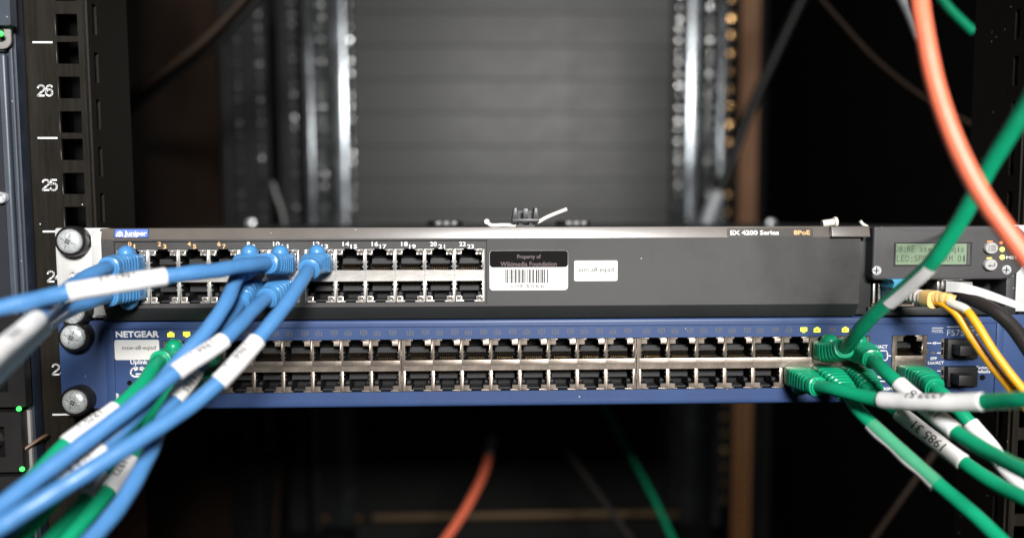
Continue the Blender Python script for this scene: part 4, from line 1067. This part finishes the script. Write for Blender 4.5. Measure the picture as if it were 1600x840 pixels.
# second thin orange end behind the green cable
mb, pa = tube([P(1508, 338, -60), P(1503, 348, -40), P(1500, 356, -12)], .9, 1); tag(obj('orange_end', mb, 'corange', None, smooth=True), 'tip of an orange lead peeping out behind the rising green cable', 'lead')

# duplex fibre: aqua connector, white boots, amber clip, two yellow strands
base = P(1398, 455, -4)
t = thing('fibre_cable', base, 'yellow duplex fibre cable with aqua connector plugged under the display', 'cable')
obj('connector', MB().box(PX(1386, 450, -8), PX(1408, 450, -8), -14, 6, PZ(471, 1397, -8), PZ(449, 1397, -8)), 'aqua', t, bevel=.6)
mb = MB().prism([(PX(1388, 440, -12), PZ(449, 1397, -12)), (PX(1412, 440, -12), PZ(449, 1397, -12)), (PX(1412, 440, -12), PZ(434.5, 1397, -12)), (PX(1387, 440, -12), PZ(435.5, 1397, -12)), (PX(1391, 440, -12), PZ(441, 1397, -12))], -16, -4); obj('latch', mb, 'aqua', t, bevel=.3)
cen = [P(1404, 458, -12), P(1425, 461, -20), P(1452, 466, -30)]
def ribbed(d): 
    k = .35*max(0, math.sin(d*2.6)); return (4.4-k, 3.1-k, 3)
pa = Path(cen, Vector((0, 0, 1)), .4); mb = MB(); sweep(mb, pa, 0, pa.len, ribbed, step=.3, seg=22); obj('strain_relief', mb, 'fibreboot', t, smooth=True)
pa = Path([P(1449, 465.5, -29), P(1462, 468, -34)], Vector((0, 0, 1)), .5); mb = MB(); sweep(mb, pa, 0, pa.len, lambda d: (4.4, 3.9, 3), seg=24); obj('amber_clip', mb, 'yclip', t, smooth=True)
pa = Path([P(1462, 464, -34), P(1478, 465.5, -38), P(1491, 470, -40)], Vector((0, 0, 1)), .5); mb = MB(); sweep(mb, pa, 0, pa.len, lambda d: (2.6-.25*max(0, math.sin(d*3)), 2.5-.2*max(0, math.sin(d*3)), 3.2), step=.3, seg=20); obj('amber_clip', mb, 'yclip', t, smooth=True)
mb, pa = tube([P(*q) for q in ((1455, 468, -32), (1475, 475, -38), (1494, 490, -42), (1514, 521, -46), (1545, 565, -52), (1580, 608, -58), (1612, 646, -64), (1660, 700, -70))], 1.75, 1); obj('strand', mb, 'cyellow', t, smooth=True)
mb, pa = tube([P(*q) for q in ((1470, 467, -36), (1490, 475, -42), (1508, 483, -46), (1524, 503, -50), (1552, 548, -56), (1585, 592, -62), (1618, 630, -68), (1660, 678, -74))], 1.75, 1); obj('strand', mb, 'cyellow', t, smooth=True)
mb = MB(); a = pa.nearest(1482, 471); b = pa.nearest(1510, 485); sweep(mb, pa, a, b, lambda d: (1.95, 1.95, 2)); obj('white_ferrule', mb, 'fibreboot', t, smooth=True)
# black direct-attach cable with its white pull tag
t = thing('attach_cable', P(1490, 455, -4), 'thick black cable plugged into the right uplink slot below the display', 'cable')
obj('transceiver', MB().box(PX(1474, 450, -8), PX(1512, 450, -8), -12, 7, PZ(472, 1493, -8), PZ(439.5, 1493, -8)), 'nickel', t, bevel=.5)
obj('bail', MB().box(PX(1466, 437, -9), PX(1506, 437, -9), -9, -3, PZ(437.6, 1486, -9), PZ(435.8, 1486, -9)), 'nickel', t, bevel=.2)
obj('latch_spring', MB().box(PX(1462.5, 450, -5), PX(1466, 450, -5), -6, -1.4, PZ(458, 1464, -5), PZ(438.5, 1464, -5)).box(PX(1468, 450, -5), PX(1472.5, 450, -5), -7, -1.4, PZ(474, 1470, -5), PZ(438.5, 1470, -5)), 'nickel', t, bevel=.2)
mb, pa = tube([P(*q) for q in ((1482, 455, -8), (1500, 459, -16), (1525, 470, -24), (1555, 486, -32), (1580, 508, -38), (1605, 542, -46), (1640, 600, -58))], 3.15, 1.2, 20); obj('jacket', mb, 'cblack', t, smooth=True)
# pull tag: a curled strip of white tape
L_ = [(1478, 447, -14), (1500, 449, -20), (1540, 459, -28), (1580, 473, -36), (1620, 488, -42)]
mb = MB(); hs = (2.6, 2.4, 2.4, 1.9, 1.5); n0 = 0
ptsL = [P(*q) for q in L_]
pa = Path(ptsL, Vector((0, 0, 1)), 1.0); n0 = len(mb.v); K = 40
for i in range(K+1):
    p, tt, u, rt = pa.at(pa.len*i/K); h = 2.6-1.3*i/K
    for dz, dy in ((h, -.12), (-h, -.12), (-h, .12), (h, .12)): mb.v.append(p+Vector((0, dy, dz)))
for i in range(K):
    for k in range(4): j = (k+1) % 4; mb.f.append((n0+4*i+k, n0+4*i+j, n0+4*i+4+j, n0+4*i+4+k))
mb.f.append((n0, n0+1, n0+2, n0+3)); mb.f.append((n0+4*K+3, n0+4*K+2, n0+4*K+1, n0+4*K))
obj('pull_tag', mb, 'sleeve', t)
